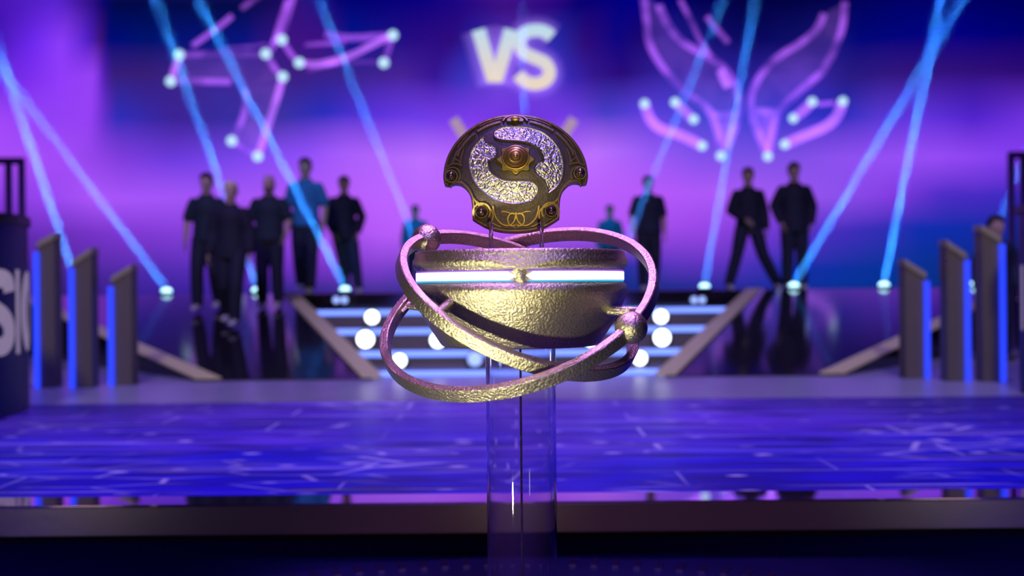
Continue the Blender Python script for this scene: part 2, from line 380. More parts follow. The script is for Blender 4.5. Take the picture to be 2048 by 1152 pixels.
ROWS = [
 (-220, [(0, (70, 30, 170)), (500, (60, 30, 160)), (1024, (90, 40, 190)), (1500, (50, 25, 150)), (2048, (60, 25, 150))]),
 (0, [(0, (70, 20, 180)), (100, (90, 35, 210)), (150, (60, 20, 150)), (195, (5, 5, 105)), (230, (0, 8, 70)), (480, (3, 10, 70)), (560, (20, 10, 90)), (600, (50, 15, 120)), (650, (15, 20, 130)), (700, (0, 0, 110)), (850, (5, 0, 125)), (910, (32, 5, 130)), (1000, (60, 15, 130)), (1100, (40, 5, 125)), (1150, (5, 0, 110)), (1280, (0, 0, 130)), (1400, (0, 0, 80)), (1500, (0, 0, 60)), (1650, (0, 0, 70)), (1800, (0, 0, 100)), (2048, (0, 0, 85))]),
 (80, [(0, (50, 15, 160)), (70, (110, 40, 240)), (120, (140, 60, 250)), (170, (80, 30, 200)), (198, (60, 20, 120)), (215, (0, 10, 120)), (300, (0, 18, 110)), (500, (10, 20, 130)), (580, (60, 20, 130)), (650, (60, 15, 130)), (720, (0, 20, 140)), (830, (40, 10, 130)), (900, (45, 10, 125)), (940, (40, 30, 155)), (1030, (90, 50, 190)), (1120, (40, 40, 170)), (1180, (45, 10, 120)), (1250, (10, 5, 130)), (1300, (25, 5, 110)), (1350, (30, 25, 140)), (1500, (5, 5, 90)), (1650, (20, 20, 120)), (1720, (0, 5, 120)), (1900, (0, 0, 130)), (2048, (0, 0, 110))]),
 (150, [(0, (110, 40, 230)), (60, (120, 45, 235)), (120, (145, 60, 250)), (185, (150, 65, 245)), (208, (80, 30, 180)), (225, (55, 30, 125)), (300, (55, 30, 120)), (450, (60, 40, 150)), (600, (60, 30, 130)), (700, (55, 35, 140)), (800, (70, 35, 150)), (880, (55, 20, 150)), (935, (60, 50, 190)), (1000, (110, 65, 215)), (1100, (105, 65, 215)), (1150, (55, 40, 180)), (1200, (50, 20, 140)), (1260, (40, 10, 120)), (1350, (50, 35, 160)), (1500, (40, 30, 150)), (1600, (60, 40, 170)), (1700, (40, 25, 130)), (1800, (50, 20, 125)), (2048, (45, 10, 115))]),
 (230, [(0, (165, 75, 250)), (100, (145, 65, 245)), (185, (150, 65, 245)), (218, (90, 45, 200)), (240, (45, 45, 185)), (350, (60, 35, 150)), (450, (55, 45, 160)), (550, (60, 50, 165)), (650, (40, 45, 190)), (750, (90, 50, 220)), (850, (110, 60, 232)), (950, (125, 60, 235)), (1050, (110, 50, 225)), (1150, (115, 60, 228)), (1220, (70, 60, 200)), (1300, (90, 60, 220)), (1400, (70, 70, 210)), (1500, (50, 60, 210)), (1600, (50, 50, 200)), (1700, (40, 45, 190)), (1760, (85, 55, 210)), (1850, (95, 50, 220)), (1950, (80, 35, 205)), (2048, (110, 50, 220))]),
 (310, [(0, (170, 80, 250)), (150, (160, 75, 245)), (250, (125, 60, 220)), (350, (110, 60, 225)), (450, (120, 70, 235)), (600, (145, 80, 250)), (700, (170, 95, 250)), (850, (188, 112, 255)), (1031, (170, 85, 248)), (1200, (188, 112, 255)), (1300, (150, 90, 245)), (1400, (125, 80, 235)), (1500, (120, 80, 230)), (1600, (130, 80, 230)), (1700, (140, 80, 240)), (1800, (150, 80, 245)), (1900, (150, 75, 245)), (2048, (130, 60, 240))]),
 (390, [(0, (125, 50, 210)), (100, (150, 70, 240)), (200, (170, 85, 250)), (300, (165, 85, 250)), (400, (160, 85, 245)), (600, (175, 90, 250)), (750, (187, 98, 255)), (1031, (187, 95, 253)), (1200, (185, 92, 250)), (1350, (178, 88, 250)), (1500, (165, 90, 245)), (1700, (140, 80, 235)), (1800, (130, 60, 225)), (1900, (80, 45, 200)), (2048, (60, 40, 190))]),
 (460, [(0, (80, 40, 160)), (100, (100, 45, 180)), (250, (125, 55, 210)), (400, (135, 65, 220)), (600, (160, 75, 235)), (750, (182, 88, 248)), (1031, (182, 86, 246)), (1250, (172, 80, 240)), (1400, (155, 72, 232)), (1550, (120, 60, 215)), (1700, (70, 45, 190)), (1850, (15, 45, 175)), (2048, (20, 40, 160))]),
 (540, [(0, (50, 25, 110)), (150, (65, 35, 140)), (300, (75, 42, 170)), (400, (88, 45, 185)), (600, (112, 50, 195)), (750, (118, 55, 198)), (850, (80, 50, 180)), (1031, (60, 50, 170)), (1250, (40, 40, 160)), (1350, (90, 50, 190)), (1450, (90, 50, 190)), (1600, (20, 45, 170)), (1800, (5, 50, 150)), (2048, (20, 35, 110))]),
 (592, [(0, (40, 20, 90)), (300, (55, 30, 150)), (500, (50, 35, 140)), (700, (12, 35, 120)), (1031, (5, 40, 120)), (1300, (10, 35, 130)), (1500, (20, 40, 150)), (1700, (5, 50, 150)), (2048, (10, 40, 110))]),
]
prev = None
for i, (rv, stops) in enumerate(ROWS):
    r = N(nt, 'ShaderNodeValToRGB'); lk(u, r.inputs[0])
    ramp(r, [(x / 2048, L(*c_)) for x, c_ in stops]); r.color_ramp.interpolation = 'LINEAR'
    if prev is None: prev = r.outputs[0]
    else:
        f_ = N(nt, 'ShaderNodeMapRange'); f_.interpolation_type = 'SMOOTHSTEP' if 0 < i < 9 else 'LINEAR'; f_.interpolation_type = 'LINEAR'
        lk(v, f_.inputs[0]); f_.inputs[1].default_value = ROWS[i - 1][0]; f_.inputs[2].default_value = rv
        prev = cmix(f_.outputs[0], prev, r.outputs[0])
b.inputs['Base Color'].default_value = (0.01, 0.01, 0.012, 1); b.inputs['Roughness'].default_value = 0.6
lk(prev, b.inputs['Emission Color']); b.inputs['Emission Strength'].default_value = 1.0
led_mat = m
def add_glow(name, col, s, dash=0.0):
    m, nt, _ = newmat(name); nt.nodes.remove(nt.nodes['Principled BSDF'])
    out = [n for n in nt.nodes if n.type == 'OUTPUT_MATERIAL'][0]
    e = N(nt, 'ShaderNodeEmission'); e.inputs[0].default_value = col; e.inputs[1].default_value = s
    if dash:
        tc = N(nt, 'ShaderNodeTexCoord'); nz = N(nt, 'ShaderNodeTexNoise'); nz.inputs['Scale'].default_value = 1.6; nz.inputs['Detail'].default_value = 1
        nt.links.new(tc.outputs['Object'], nz.inputs['Vector'])
        mr_ = N(nt, 'ShaderNodeMapRange'); nt.links.new(nz.outputs['Fac'], mr_.inputs[0])
        mr_.inputs[1].default_value = 0.38; mr_.inputs[2].default_value = 0.6; mr_.inputs[3].default_value = s * (1 - dash); mr_.inputs[4].default_value = s
        nt.links.new(mr_.outputs[0], e.inputs[1])
    t = N(nt, 'ShaderNodeBsdfTransparent'); a = N(nt, 'ShaderNodeAddShader')
    nt.links.new(e.outputs[0], a.inputs[0]); nt.links.new(t.outputs[0], a.inputs[1]); nt.links.new(a.outputs[0], out.inputs[0])
    return m
line_mat = add_glow('screen violet line', (0.32, 0.08, 0.62, 1), 0.46, 0.75)
line_bright = add_glow('screen bright violet line', (0.45, 0.13, 0.75, 1), 0.55, 0.3)
fill_mat = add_glow('screen faint violet fill', (0.20, 0.07, 0.35, 1), 0.28, 0.5)
yellow_mat = emit('screen pale yellow stripe', L(172, 142, 172), 1.0)
m, nt, b = newmat('screen glowing letter'); tc = N(nt, 'ShaderNodeTexCoord'); sep = N(nt, 'ShaderNodeSeparateXYZ'); nt.links.new(tc.outputs['Object'], sep.inputs[0])
r = N(nt, 'ShaderNodeValToRGB'); mrn = N(nt, 'ShaderNodeMapRange'); nt.links.new(sep.outputs['Z'], mrn.inputs[0])
mrn.inputs[1].default_value = (HY - 172) * DW / F; mrn.inputs[2].default_value = (HY - 60) * DW / F
nt.links.new(mrn.outputs[0], r.inputs[0]); ramp(r, [(0, L(235, 215, 195)), (0.5, L(218, 214, 214)), (1, L(190, 218, 235))])
b.inputs['Base Color'].default_value = (0.02, 0.02, 0.02, 1)
nt.links.new(r.outputs[0], b.inputs['Emission Color']); b.inputs['Emission Strength'].default_value = 1.0
letter_mat = m

wall = thing('led_screen', Vector((0, DW, CAM.z)), 'huge LED wall glowing blue and violet behind the walkers', 'screen')
bm = bmesh.new(); box(bm, (-15, 0, ZP - CAM.z + 0.002), (15, 0.25, 9.4))
po = bpy.data.objects
def wobj(name, bm, mat, label=None):
    o = obj(name, bm, mat, None, smooth=False); o.parent = wall
    if label: o['label'] = label
    return o
wobj('screen', bm, led_mat)
def W(px, py, off=0.02):           # wall-local point drawn at the picture position
    q = P(px, py, DW) - Vector((0, DW, CAM.z)); return Vector((q.x, -off, q.z))
def wstroke(bm, pts, wd, off=0.02, closed=False, th=0.012, sm=True):
    if sm: pts = smooth2d(pts, 6, closed)
    pr = strip2d([Vector(p) for p in pts], wd, closed)
    loops = []
    for a, c in pr:
        loops.append([W(a.x, a.y, off), W(c.x, c.y, off), W(c.x, c.y, off - th), W(a.x, a.y, off - th)])
    rings(bm, loops, closed_path=closed)
def wdisc(bm, px, py, r, off=0.03):
    loops = [[W(px + r * math.cos(a_), py + r * math.sin(a_), o_) for a_ in [2 * PI * k / 20 for k in range(20)]] for o_ in (off, off - 0.01)]
    rings(bm, loops)
def wpoly(bm, pts, off=0.012):
    vs = [bm.verts.new(W(p[0], p[1], off)) for p in pts]
    bm.faces.new(vs)
# VS
bm = bmesh.new(); wstroke(bm, [(957, 60), (972, 112), (986, 160), (993, 160), (1007, 112), (1022, 60)], [27, 27, 25, 25, 27, 27], sm=False); fixn(bm)
wobj('letter', bm, letter_mat, 'glowing white letter V')
bm = bmesh.new(); wstroke(bm, [(1103, 74), (1090, 64), (1070, 61), (1048, 67), (1039, 86), (1047, 105), (1069, 116), (1091, 127), (1099, 146), (1090, 162), (1068, 168), (1048, 161), (1036, 149)], 25); fixn(bm)
wobj('letter', bm, letter_mat, 'glowing white letter S')
glow_mat = add_glow('screen violet glow', (0.30, 0.16, 0.55, 1), 0.08)
for k, wd in enumerate((72, 54, 42)):
    bm = bmesh.new(); wstroke(bm, [(957, 60), (972, 112), (986, 160), (993, 160), (1007, 112), (1022, 60)], wd, off=0.004 + 0.003 * k, th=0.002, sm=False); fixn(bm); wobj('letter_glow', bm, glow_mat)
    bm = bmesh.new(); wstroke(bm, [(1103, 74), (1090, 64), (1070, 61), (1048, 67), (1039, 86), (1047, 105), (1069, 116), (1091, 127), (1099, 146), (1090, 162), (1068, 168), (1048, 161), (1036, 149)], wd * 0.8, off=0.005 + 0.003 * k, th=0.002); fixn(bm); wobj('letter_glow', bm, glow_mat)
# yellow stripes behind the shield
for a, c in (((907, 238), (930, 276)), ((1148, 238), (1124, 276))):
    bm = bmesh.new(); wstroke(bm, [a, c], 20, sm=False); fixn(bm); wobj('stripe', bm, yellow_mat)
# left emblem: a four-armed star of dots and lines
LE_D = [(359, 110), (342, 163), (532, 108), (564, 80), (599, 126), (566, 154), (464, 282), (516, 313), (786, 71), (768, 126)]
LE_L = [([(359, 110), (342, 163)], 13), ([(359, 110), (440, 108), (532, 109)], 11), ([(440, 100), (532, 90)], 7), ([(342, 163), (400, 163), (462, 164)], 12), ([(385, 92), (430, 60), (465, 32)], 11),
        ([(483, 18), (500, 6), (520, -8)], 10), ([(590, -20), (578, 20), (565, 62), (540, 100)], 14), ([(575, 0), (560, 45), (548, 85)], 9), ([(564, 80), (580, 105), (590, 118)], 11),
        ([(532, 108), (545, 130), (560, 148)], 11), ([(566, 154), (556, 190), (540, 240), (526, 285), (518, 305)], 14), ([(490, 178), (492, 205), (484, 240), (468, 272)], 12), ([(464, 282), (490, 298), (516, 313)], 10),
        ([(599, 126), (640, 128), (700, 112), (745, 90), (786, 71)], 13), ([(650, 68), (700, 76), (786, 71)], 14), ([(610, 90), (690, 85)], 8), ([(786, 71), (776, 100), (768, 126)], 12), ([(690, 126), (730, 124), (768, 126)], 7), ([(615, 140), (660, 130), (700, 122)], 8)]
for k, (pts, wd) in enumerate(LE_L):
    bm = bmesh.new(); wstroke(bm, pts, wd, off=0.02 + 0.0004 * k); fixn(bm); wobj('emblem_line', bm, line_bright if k in (0, 10, 13) else line_mat)
for pts in ([(490, 178), (556, 165), (548, 215), (520, 302), (468, 275), (487, 235)], [(545, 230), (500, 240), (470, 276), (516, 308), (530, 280)], [(545, 100), (440, 110), (360, 112), (345, 160), (462, 160), (490, 178), (560, 160)]):
    bm = bmesh.new(); wpoly(bm, pts); wobj('emblem_fill', bm, fill_mat)
for (x, y) in LE_D:
    bm = bmesh.new(); wdisc(bm, x, y, 10.5); fixn(bm); wobj('emblem_dot', bm, dot_mat)
# right emblem: pair of flame-like petals
RE_D = [(1289, 208), (1350, 205), (1387, 239), (1404, 292), (1441, 312), (1535, 313), (1569, 289), (1586, 237), (1624, 204), (1685, 203)]
LP_in = [(1318, 10), (1333, 45), (1356, 76), (1385, 97), (1417, 113), (1448, 138), (1470, 170), (1479, 205), (1474, 240), (1464, 270), (1450, 300)]
LP_out = [(1286, -10), (1292, 40), (1298, 85), (1318, 125), (1350, 165), (1385, 195), (1415, 218), (1430, 250), (1440, 285), (1443, 305)]
RP_in = [(1648, 28), (1632, 60), (1604, 84), (1570, 105), (1540, 128), (1515, 160), (1502, 195), (1503, 230), (1513, 260), (1528, 295), (1534, 310)]
RP_out = [(1689, 5), (1684, 55), (1668, 100), (1646, 140), (1620, 165), (1590, 190), (1565, 215), (1550, 245), (1542, 280), (1537, 308)]
RE_L = [(LP_in, 15), (LP_out, 14), (RP_in, 14), (RP_out, 14), ([(1289, 208), (1300, 238), (1322, 258), (1360, 270), (1404, 292)], 20), ([(1350, 205), (1368, 222), (1387, 239)], 18),
        ([(1685, 203), (1674, 232), (1650, 254), (1612, 270), (1569, 289)], 20), ([(1624, 204), (1606, 222), (1586, 237)], 18), ([(1634, 209), (1668, 206)], 9), ([(1360, 0), (1378, 35), (1400, 80), (1420, 112)], 10), ([(1413, 34), (1436, 62), (1456, 86)], 11),
        ([(1425, 230), (1475, 228)], 12), ([(1510, 222), (1560, 222)], 12), ([(1440, 140), (1448, 160), (1456, 175)], 16)]
for k, (pts, wd) in enumerate(RE_L):
    bm = bmesh.new(); wstroke(bm, pts, wd, off=0.02 + 0.0004 * k); fixn(bm); wobj('emblem_line', bm, line_bright if k in (4, 5, 6, 7, 13) else line_mat)
for a, c in ((LP_in, LP_out), (RP_in, RP_out)):
    bm = bmesh.new(); wpoly(bm, smooth2d(a, 4) + smooth2d(c, 4)[::-1]); wobj('emblem_fill', bm, fill_mat)
for pts in ([(1428, 232), (1477, 229), (1466, 266), (1447, 302), (1438, 275)], [(1505, 226), (1558, 224), (1546, 262), (1537, 306), (1518, 266)]):
    bm = bmesh.new(); wpoly(bm, pts, 0.013); wobj('emblem_fill', bm, line_mat)
for (x, y) in RE_D:
    bm = bmesh.new(); wdisc(bm, x, y, 9.5); fixn(bm); wobj('emblem_dot', bm, dot_mat)

# ================================================================== PILLARS, DESKS, RAILS
def pillar(x0, x1, ytl, ytr, yb, strip, word, strip_top, strength=1.0):
    """pixel corners: panel from x0 to x1, slanted top from ytl to ytr, standing on the deck at pixel row yb"""
    Y = zat((x0 + x1) / 2, yb, ZM)
    base = P((x0 + x1) / 2, yb, Y); base.z = ZM
    t = thing('slanted_pillar', base, word, 'pillar', 'slanted pillars beside the ramps')
    A = P(x0, yb, Y).x; B = P(x1, yb, Y).x; za = P(x0, ytl, Y).z; zb = P(x1, ytr, Y).z
    dp = 0.16
    def prism(ps, y0, y1):
        bm = bmesh.new(); rings(bm, [[Vector((p[0], y, p[1])) for p in ps] for y in (y0, y1)]); fixn(bm); return bm
    bm = prism([(A, ZM + 0.001), (B, ZM + 0.001), (B, zb), (A, za)], Y, Y + dp); bevel(bm, 0.004)
    obj('panel', bm, taupe, t, smooth=False)
    bm = prism([(A - 0.006, za), (B + 0.006, zb), (B + 0.006, zb + 0.055), (A - 0.006, za + 0.055)], Y - 0.008, Y + dp + 0.006); bevel(bm, 0.004)
    obj('cap', bm, taupe_cap, t, smooth=False)
    sw = 11 * Y / F
    sx0 = A - sw * 0.55 if strip == 'l' else B - sw * 0.45
    bm = bmesh.new(); box(bm, (sx0, Y - 0.035, ZM + 0.002), (sx0 + sw, Y - 0.009, P((x0 + x1) / 2, strip_top, Y).z)); bevel(bm, 0.004)
    obj('light_strip', bm, strip_blue, t, smooth=False)
pillar(77, 110, 497, 478, 776, 'l', 'tallest left slanted pillar with blue edge light, next to the lettered desk', 504)
pillar(147, 184, 534, 507, 776, 'l', 'middle left slanted pillar with blue edge light', 536)
pillar(225, 264, 566, 541, 771, 'l', 'shortest left slanted pillar with blue edge light, nearest the ramp', 573)
pillar(1812, 1853, 530, 558, 757, 'r', 'shortest right slanted pillar with blue edge light, nearest the ramp', 562)
pillar(1896, 1934, 492, 520, 763, 'r', 'middle right slanted pillar with blue edge light', 521)
pillar(1967, 2004, 462, 487, 764, 'r', 'tallest right slanted pillar with blue edge light, next to the desk edge', 488)

def curved_desk(pxe, pyt, pyb, R, side, label):
    Y = zat(pxe, pyb, ZM) 
    sx = (pxe - 1024) / F; cx = sx * Y + (-R if side == 'l' else R) * math.sqrt(1 + sx * sx)
    top = P(pxe, pyt, Y).z
    t = thing('curved_desk', Vector((cx, Y, ZM)), label, 'desk')
    bm = bmesh.new(); lathe(bm, [(R - 0.06, ZM + 0.002), (R, ZM + 0.03), (R, top - 0.07), (R - 0.05, top - 0.07), (0, top - 0.07)], (cx, Y), 128)
    obj('body', bm, desk_mat, t)
    bm = bmesh.new(); lathe(bm, [(0, top - 0.068), (R + 0.012, top - 0.068), (R + 0.02, top - 0.06), (R + 0.02, top - 0.012), (R + 0.008, top), (0, top)], (cx, Y), 128)
    obj('desk_top', bm, lamp_black, t)
    return t, cx, Y, R
def wrap_stroke(bm, pts, wd, cx, Y, R, off=0.004, closed=False, sm=True):
    """pts: (arc length, z) on the drum, arc 0 faces the camera"""
    if sm: pts = smooth2d(pts, 8, closed)
    pr = strip2d([Vector(p) for p in pts], wd, closed); loops = []
    def on(p, o_): t_ = p.x / R; return Vector((cx + (R + o_) * math.sin(t_), Y - (R + o_) * math.cos(t_), p.y))
    for a, c in pr: loops.append([on(a, off), on(c, off), on(c, 0.001), on(a, 0.001)])
    rings(bm, loops, closed_path=closed); fixn(bm)
t, cx, Y, R = curved_desk(57, 428, 836, 0.86, 'l', 'curved dark blue desk with pale lettering SIO at the left edge')
zt = P(20, 538, Y - 0.2).z; zb = P(20, 712, Y - 0.2).z; hh = zt - zb; zc = (zt + zb) / 2
def ang(px, lo=-0.6, hi=2.0):
    best = None
    for i in range(1500):
        t_ = lo + (hi - lo) * i / 1500; xx = cx + R * math.sin(t_); yy = Y - R * math.cos(t_)
        e = abs(1024 + F * xx / yy - px)
        if (xx * math.sin(t_) - yy * math.cos(t_)) > -0.02: continue      # turned away from the viewer
        if best is None or e < best[0]: best = (e, t_)
    return best[1] * R
aI0, aI1, aO0, sR = ang(31.5), ang(38.0), ang(42.0), ang(28.0)
oW = 0.30; st_ = aI1 - aI0; print('desk arcs', sR, aI0, aI1, aO0, 'limit', ang(54.0)); sw = 0.34; sx = sR - sw / 2
def zof(a_, py):     # height of a picture row on the drum at that arc
    yy = Y - R * math.cos(a_ / R); return CAM.z + (HY - py) / F * yy - (P(20, 600, yy).x) * math.tan(RHO) * 0
S0 = [(0.46, 0.30), (0.40, 0.44), (0.12, 0.5), (-0.2, 0.48), (-0.42, 0.36), (-0.42, 0.18), (-0.2, 0.06), (0.2, -0.06), (0.42, -0.2), (0.42, -0.38), (0.2, -0.49), (-0.12, -0.5), (-0.40, -0.43), (-0.46, -0.28)]
bm = bmesh.new(); wrap_stroke(bm, [(sx + p[0] * (sw - 0.10), zc + p[1] * (hh - 0.12)) for p in S0], 0.12, cx, Y, R)
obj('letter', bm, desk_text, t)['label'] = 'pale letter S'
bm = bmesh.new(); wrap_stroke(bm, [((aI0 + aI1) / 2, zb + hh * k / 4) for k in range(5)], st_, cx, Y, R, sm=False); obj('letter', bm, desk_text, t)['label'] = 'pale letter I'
ox = aO0 + oW / 2
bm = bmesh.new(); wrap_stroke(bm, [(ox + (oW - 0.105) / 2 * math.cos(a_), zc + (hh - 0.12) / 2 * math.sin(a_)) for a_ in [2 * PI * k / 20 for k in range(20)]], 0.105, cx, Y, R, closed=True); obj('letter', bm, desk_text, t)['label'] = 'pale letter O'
t, cx, Y, R = curved_desk(2037, 405, 792, 0.86, 'r', 'dark blue desk edge with a pale letter stroke at the right border')
zt = P(2040, 530, Y).z; zb = P(2040, 662, Y).z
ix = ang(2044, -2.0, 0.6)
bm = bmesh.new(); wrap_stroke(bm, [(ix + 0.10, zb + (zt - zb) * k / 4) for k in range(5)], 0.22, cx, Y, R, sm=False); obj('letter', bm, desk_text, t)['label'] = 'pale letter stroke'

def railing(xs, ytop, label, Y=13.0):
    x0 = P(xs[0], 400, Y).x
    t = thing('railing', Vector((x0, Y, ZM)), label, 'railing')
    for x in xs:
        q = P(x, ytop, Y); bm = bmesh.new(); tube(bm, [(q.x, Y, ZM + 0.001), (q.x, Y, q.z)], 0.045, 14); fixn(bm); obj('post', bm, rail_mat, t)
    a = P(xs[0], ytop, Y); c = P(xs[-1], ytop, Y)
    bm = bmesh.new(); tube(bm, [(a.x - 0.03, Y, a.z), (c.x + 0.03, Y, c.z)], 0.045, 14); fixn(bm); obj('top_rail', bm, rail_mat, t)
railing((-40, 17, 43), 322, 'haze tinted steel railing rising behind the left lettered desk')
railing((2022, 2046, 2100), 310, 'haze tinted steel railing rising behind the right desk edge')

# ================================================================== LAMPS AND BEAMS
def beam_material():
    m, nt, _ = newmat('thin stage haze'); nt.nodes.remove(nt.nodes['Principled BSDF'])
    out = [n for n in nt.nodes if n.type == 'OUTPUT_MATERIAL'][0]
    vs = N(nt, 'ShaderNodeVolumeScatter'); vs.inputs['Color'].default_value = (0.9, 0.95, 1, 1); vs.inputs['Density'].default_value = 0.10; vs.inputs['Anisotropy'].default_value = 0.0
    nt.links.new(vs.outputs[0], out.inputs['Volume']); return m
haze = beam_material()
def floor_lamp(loc, dirv, mat, label, group):
    """a low round uplight: housing, rim collar, domed lens, tail cable socket"""
    t = thing('stage_uplight', loc, label, 'lamp', group); z0 = loc.z; c = (loc.x, loc.y)
    bm = bmesh.new(); lathe(bm, [(0, z0), (0.098, z0), (0.102, z0 + 0.006), (0.102, z0 + 0.022), (0.096, z0 + 0.028), (0.070, z0 + 0.028), (0, z0 + 0.026)], c, 40); obj('housing', bm, lamp_black, t)
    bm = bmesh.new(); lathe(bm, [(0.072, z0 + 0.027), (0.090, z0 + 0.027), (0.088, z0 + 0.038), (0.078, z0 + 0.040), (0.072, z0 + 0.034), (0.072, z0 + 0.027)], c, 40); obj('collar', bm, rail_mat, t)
    bm = bmesh.new(); lathe(bm, [(0.071, z0 + 0.029), (0.071, z0 + 0.045), (0.066, z0 + 0.062), (0.052, z0 + 0.080), (0.030, z0 + 0.092), (0, z0 + 0.096)], c, 40); obj('lens', bm, mat, t)
    return loc + Vector((0, 0, 0.085)) + dirv.normalized() * 0.03
BEAMS = [  # lamp px, py, far px at py 0, label
 (157, 580, -36, 0.9, 'bright blue light beam rising behind the middle left pillar'),
 (333, 580, -100, 0.75, 'long slanting blue light beam from the lamp on the left platform edge'),
 (514, 580, 312, 0.65, 'blue light beam crossing the left screen emblem, behind the blond walker'),
 (690, 580, 397, 0.8, 'blue light beam falling across the tall walker in the beam-tinted shirt'),
 (867, 580, 639, 0.42, 'pale blue light beam left of the glowing letters'),
 (1046, 580, 1046, 0.3, 'faint vertical light beam passing behind the letter S'),
 (1219, 580, 1447, 0.3, 'faint light beam crossing the left petal of the right emblem'),
 (1409, 577, 1510, 0.5, 'blue light beam rising between the two petals of the right emblem'),
 (1588, 577, 1926, 0.7, 'slanting blue light beam behind the rightmost walkers'),
 (1768, 575, 1882, 1.0, 'bright blue light beam steep beside the slanting one at right'),
 (1951, 574, 2170, 0.25, 'short faint light beam half hidden by the tallest right pillar'),
]
WORDS = ['behind the middle left pillar', 'on the left platform edge with a long slanting beam', 'seen between the blond and bald walkers', 'at the top of the stairs beside the left trim', 'hidden behind the bowl on its left', 'hidden behind the middle of the bowl', 'hidden behind the bowl on its right', 'on the platform edge at the top right of the stairs', 'by the feet of the long jacket walker', 'alone on the right platform edge', 'between the middle and tallest right pillars']
for k, ((px, py, fx, pw, lab), wd) in enumerate(zip(BEAMS, WORDS)):
    Y = D3 + 0.12
    loc = P(px, py, Y); loc.z = ZP + 0.001
    tgt = P(fx, 0, Y - (0.45 if k % 2 else 1.15))
    dv = tgt - (loc + Vector((0, 0, 0.085)))
    a = floor_lamp(loc, dv, lens_cyan, 'round lamp with cyan lens ' + wd, 'round uplights along the platform edge')
    dn = dv.normalized(); s_, u_ = frame_from(dn)
    end = a + dn * (dv.length * 1.10)
    bm = bmesh.new(); loops = []
    for q, r_ in ((a + dn * 0.02, 0.062), (end, 0.125)):
        loops.append([q + s_ * (r_ * math.cos(2 * PI * j / 24)) + u_ * (r_ * math.sin(2 * PI * j / 24)) for j in range(24)])
    rings(bm, loops); fixn(bm)
    tag(obj('light_shaft', bm, haze), lab, 'light beam', 'light beams over the stage')
    ld = bpy.data.lights.new('beam_light', 'AREA'); ld.shape = 'DISK'; ld.size = 0.10; ld.spread = math.radians(1.6); ld.color = (0.03, 0.25, 1.0); ld.energy = 19.0 * pw
    lo = bpy.data.objects.new('beam_light', ld); COL.objects.link(lo)
    lo.matrix_world = Matrix.Translation(a + dn * 0.01) @ dn.to_track_quat('-Z', 'Y').to_matrix().to_4x4()
# step lamps facing the audience
def step_lamp(px, py, size, mat, label):
    # which tread is it standing on
    best = None
    for i, d in enumerate(SD):
        d2 = SD[i + 1] if i + 1 < len(SD) else D3 - 0.006
        z = max(SZ[i], ZM + 0.02)
        yy = d + (d2 - d) * 0.55
        r_ = size / 2 * yy / F
        qz = z + 1.35 * r_ + 0.03
        e = abs((HY - py) / F * yy + CAM.z - (z + r_ * 1.3))
        if best is None or e < best[0]: best = (e, yy, z, r_)
    _, yy, z, r_ = best
    q = P(px, py, yy); t = thing('step_lamp', Vector((q.x, yy, z)), label, 'lamp', 'round lamps standing on the lit stairs')
    zc = max(P(px, py, yy).z, z + r_ * 1.15 + 0.01)
    bm = bmesh.new(); box(bm, (q.x - r_ * 0.9, yy - r_ * 0.7, z + 0.001), (q.x + r_ * 0.9, yy + r_ * 0.7, z + 0.02)); bevel(bm, 0.004); obj('base', bm, lamp_black, t, smooth=False)
    for s in (-1, 1):
        bm = bmesh.new(); box(bm, (q.x + s * r_ * 1.16 - 0.008, yy - 0.02, z + 0.012), (q.x + s * r_ * 1.16 + 0.008, yy + 0.02, zc + 0.02))
        obj('bracket_arm', bm, lamp_black, t, smooth=False)
    for nm, prof, mt_ in (('housing', [(0, 0.9), (0.6, 0.85), (0.95, 0.4), (1.05, -0.3), (1.12, -0.4), (1.12, -0.6), (0.98, -0.6), (0.95, -0.5)], lamp_black), ('lens', [(0.96, -0.48), (0.8, -0.58), (0.4, -0.66), (0, -0.68)], mat)):
        bm = bmesh.new(); lathe(bm, [(a_ * r_, c_ * r_) for a_, c_ in prof], (0, 0), 28)
        for v_ in bm.verts: v_.co = Vector((q.x + v_.co.x, yy + v_.co.z, zc - v_.co.y))
        fixn(bm)
        o = obj(nm, bm, mt_, t)
for a in [(745, 634, 27, lens_white, 'round white lamp on the upper left stair, above its larger twin'), (732, 678, 34, lens_white, 'large round white lamp on the lower left stair'),
          (876, 680, 30, lens_white, 'round white lamp partly hidden behind the left underside of the bowl'), (800, 727, 27, lens_white, 'round lamp on the lowest left stair inside the ring loop'),
          (950, 727, 30, lens_dim, 'round lamp cluster on the lowest stair beside the acrylic column'), (1321, 633, 27, lens_white, 'round white lamp on the upper right stair beside the ring'),
          (1323, 676, 33, lens_white, 'large round white lamp on the lower right stair beside the ball'), (1181, 680, 28, lens_white, 'round white lamp partly hidden behind the right underside of the bowl'),
          (1279, 726, 28, lens_white, 'round lamp on the lowest right stair under the ball')]:
    step_lamp(*a)
for (px, lab) in ((680, 'small pale blue lamp on the platform front at the left of the stairs'), (1397, 'small pale blue lamp on the platform front at the right of the stairs')):
    q = P(px, 600, D3 - 0.10); t = thing('wall_lamp', q, lab, 'lamp', 'small lamps mounted on the platform front')
    bm = bmesh.new(); box(bm, (q.x - 0.11, D3 - 0.07, q.z - 0.05), (q.x + 0.11, D3 - 0.001, q.z + 0.05)); bevel(bm, 0.01); obj('mount', bm, lamp_black, t, smooth=False)
    for s in (-0.055, 0.055):
        bm = bmesh.new(); sphere(bm, (q.x + s, D3 - 0.075, q.z), (0.045, 0.02, 0.045), 20); obj('lens', bm, lens_dim, t)

# ================================================================== THE TROPHY
DT = 2.5; S = DT / F
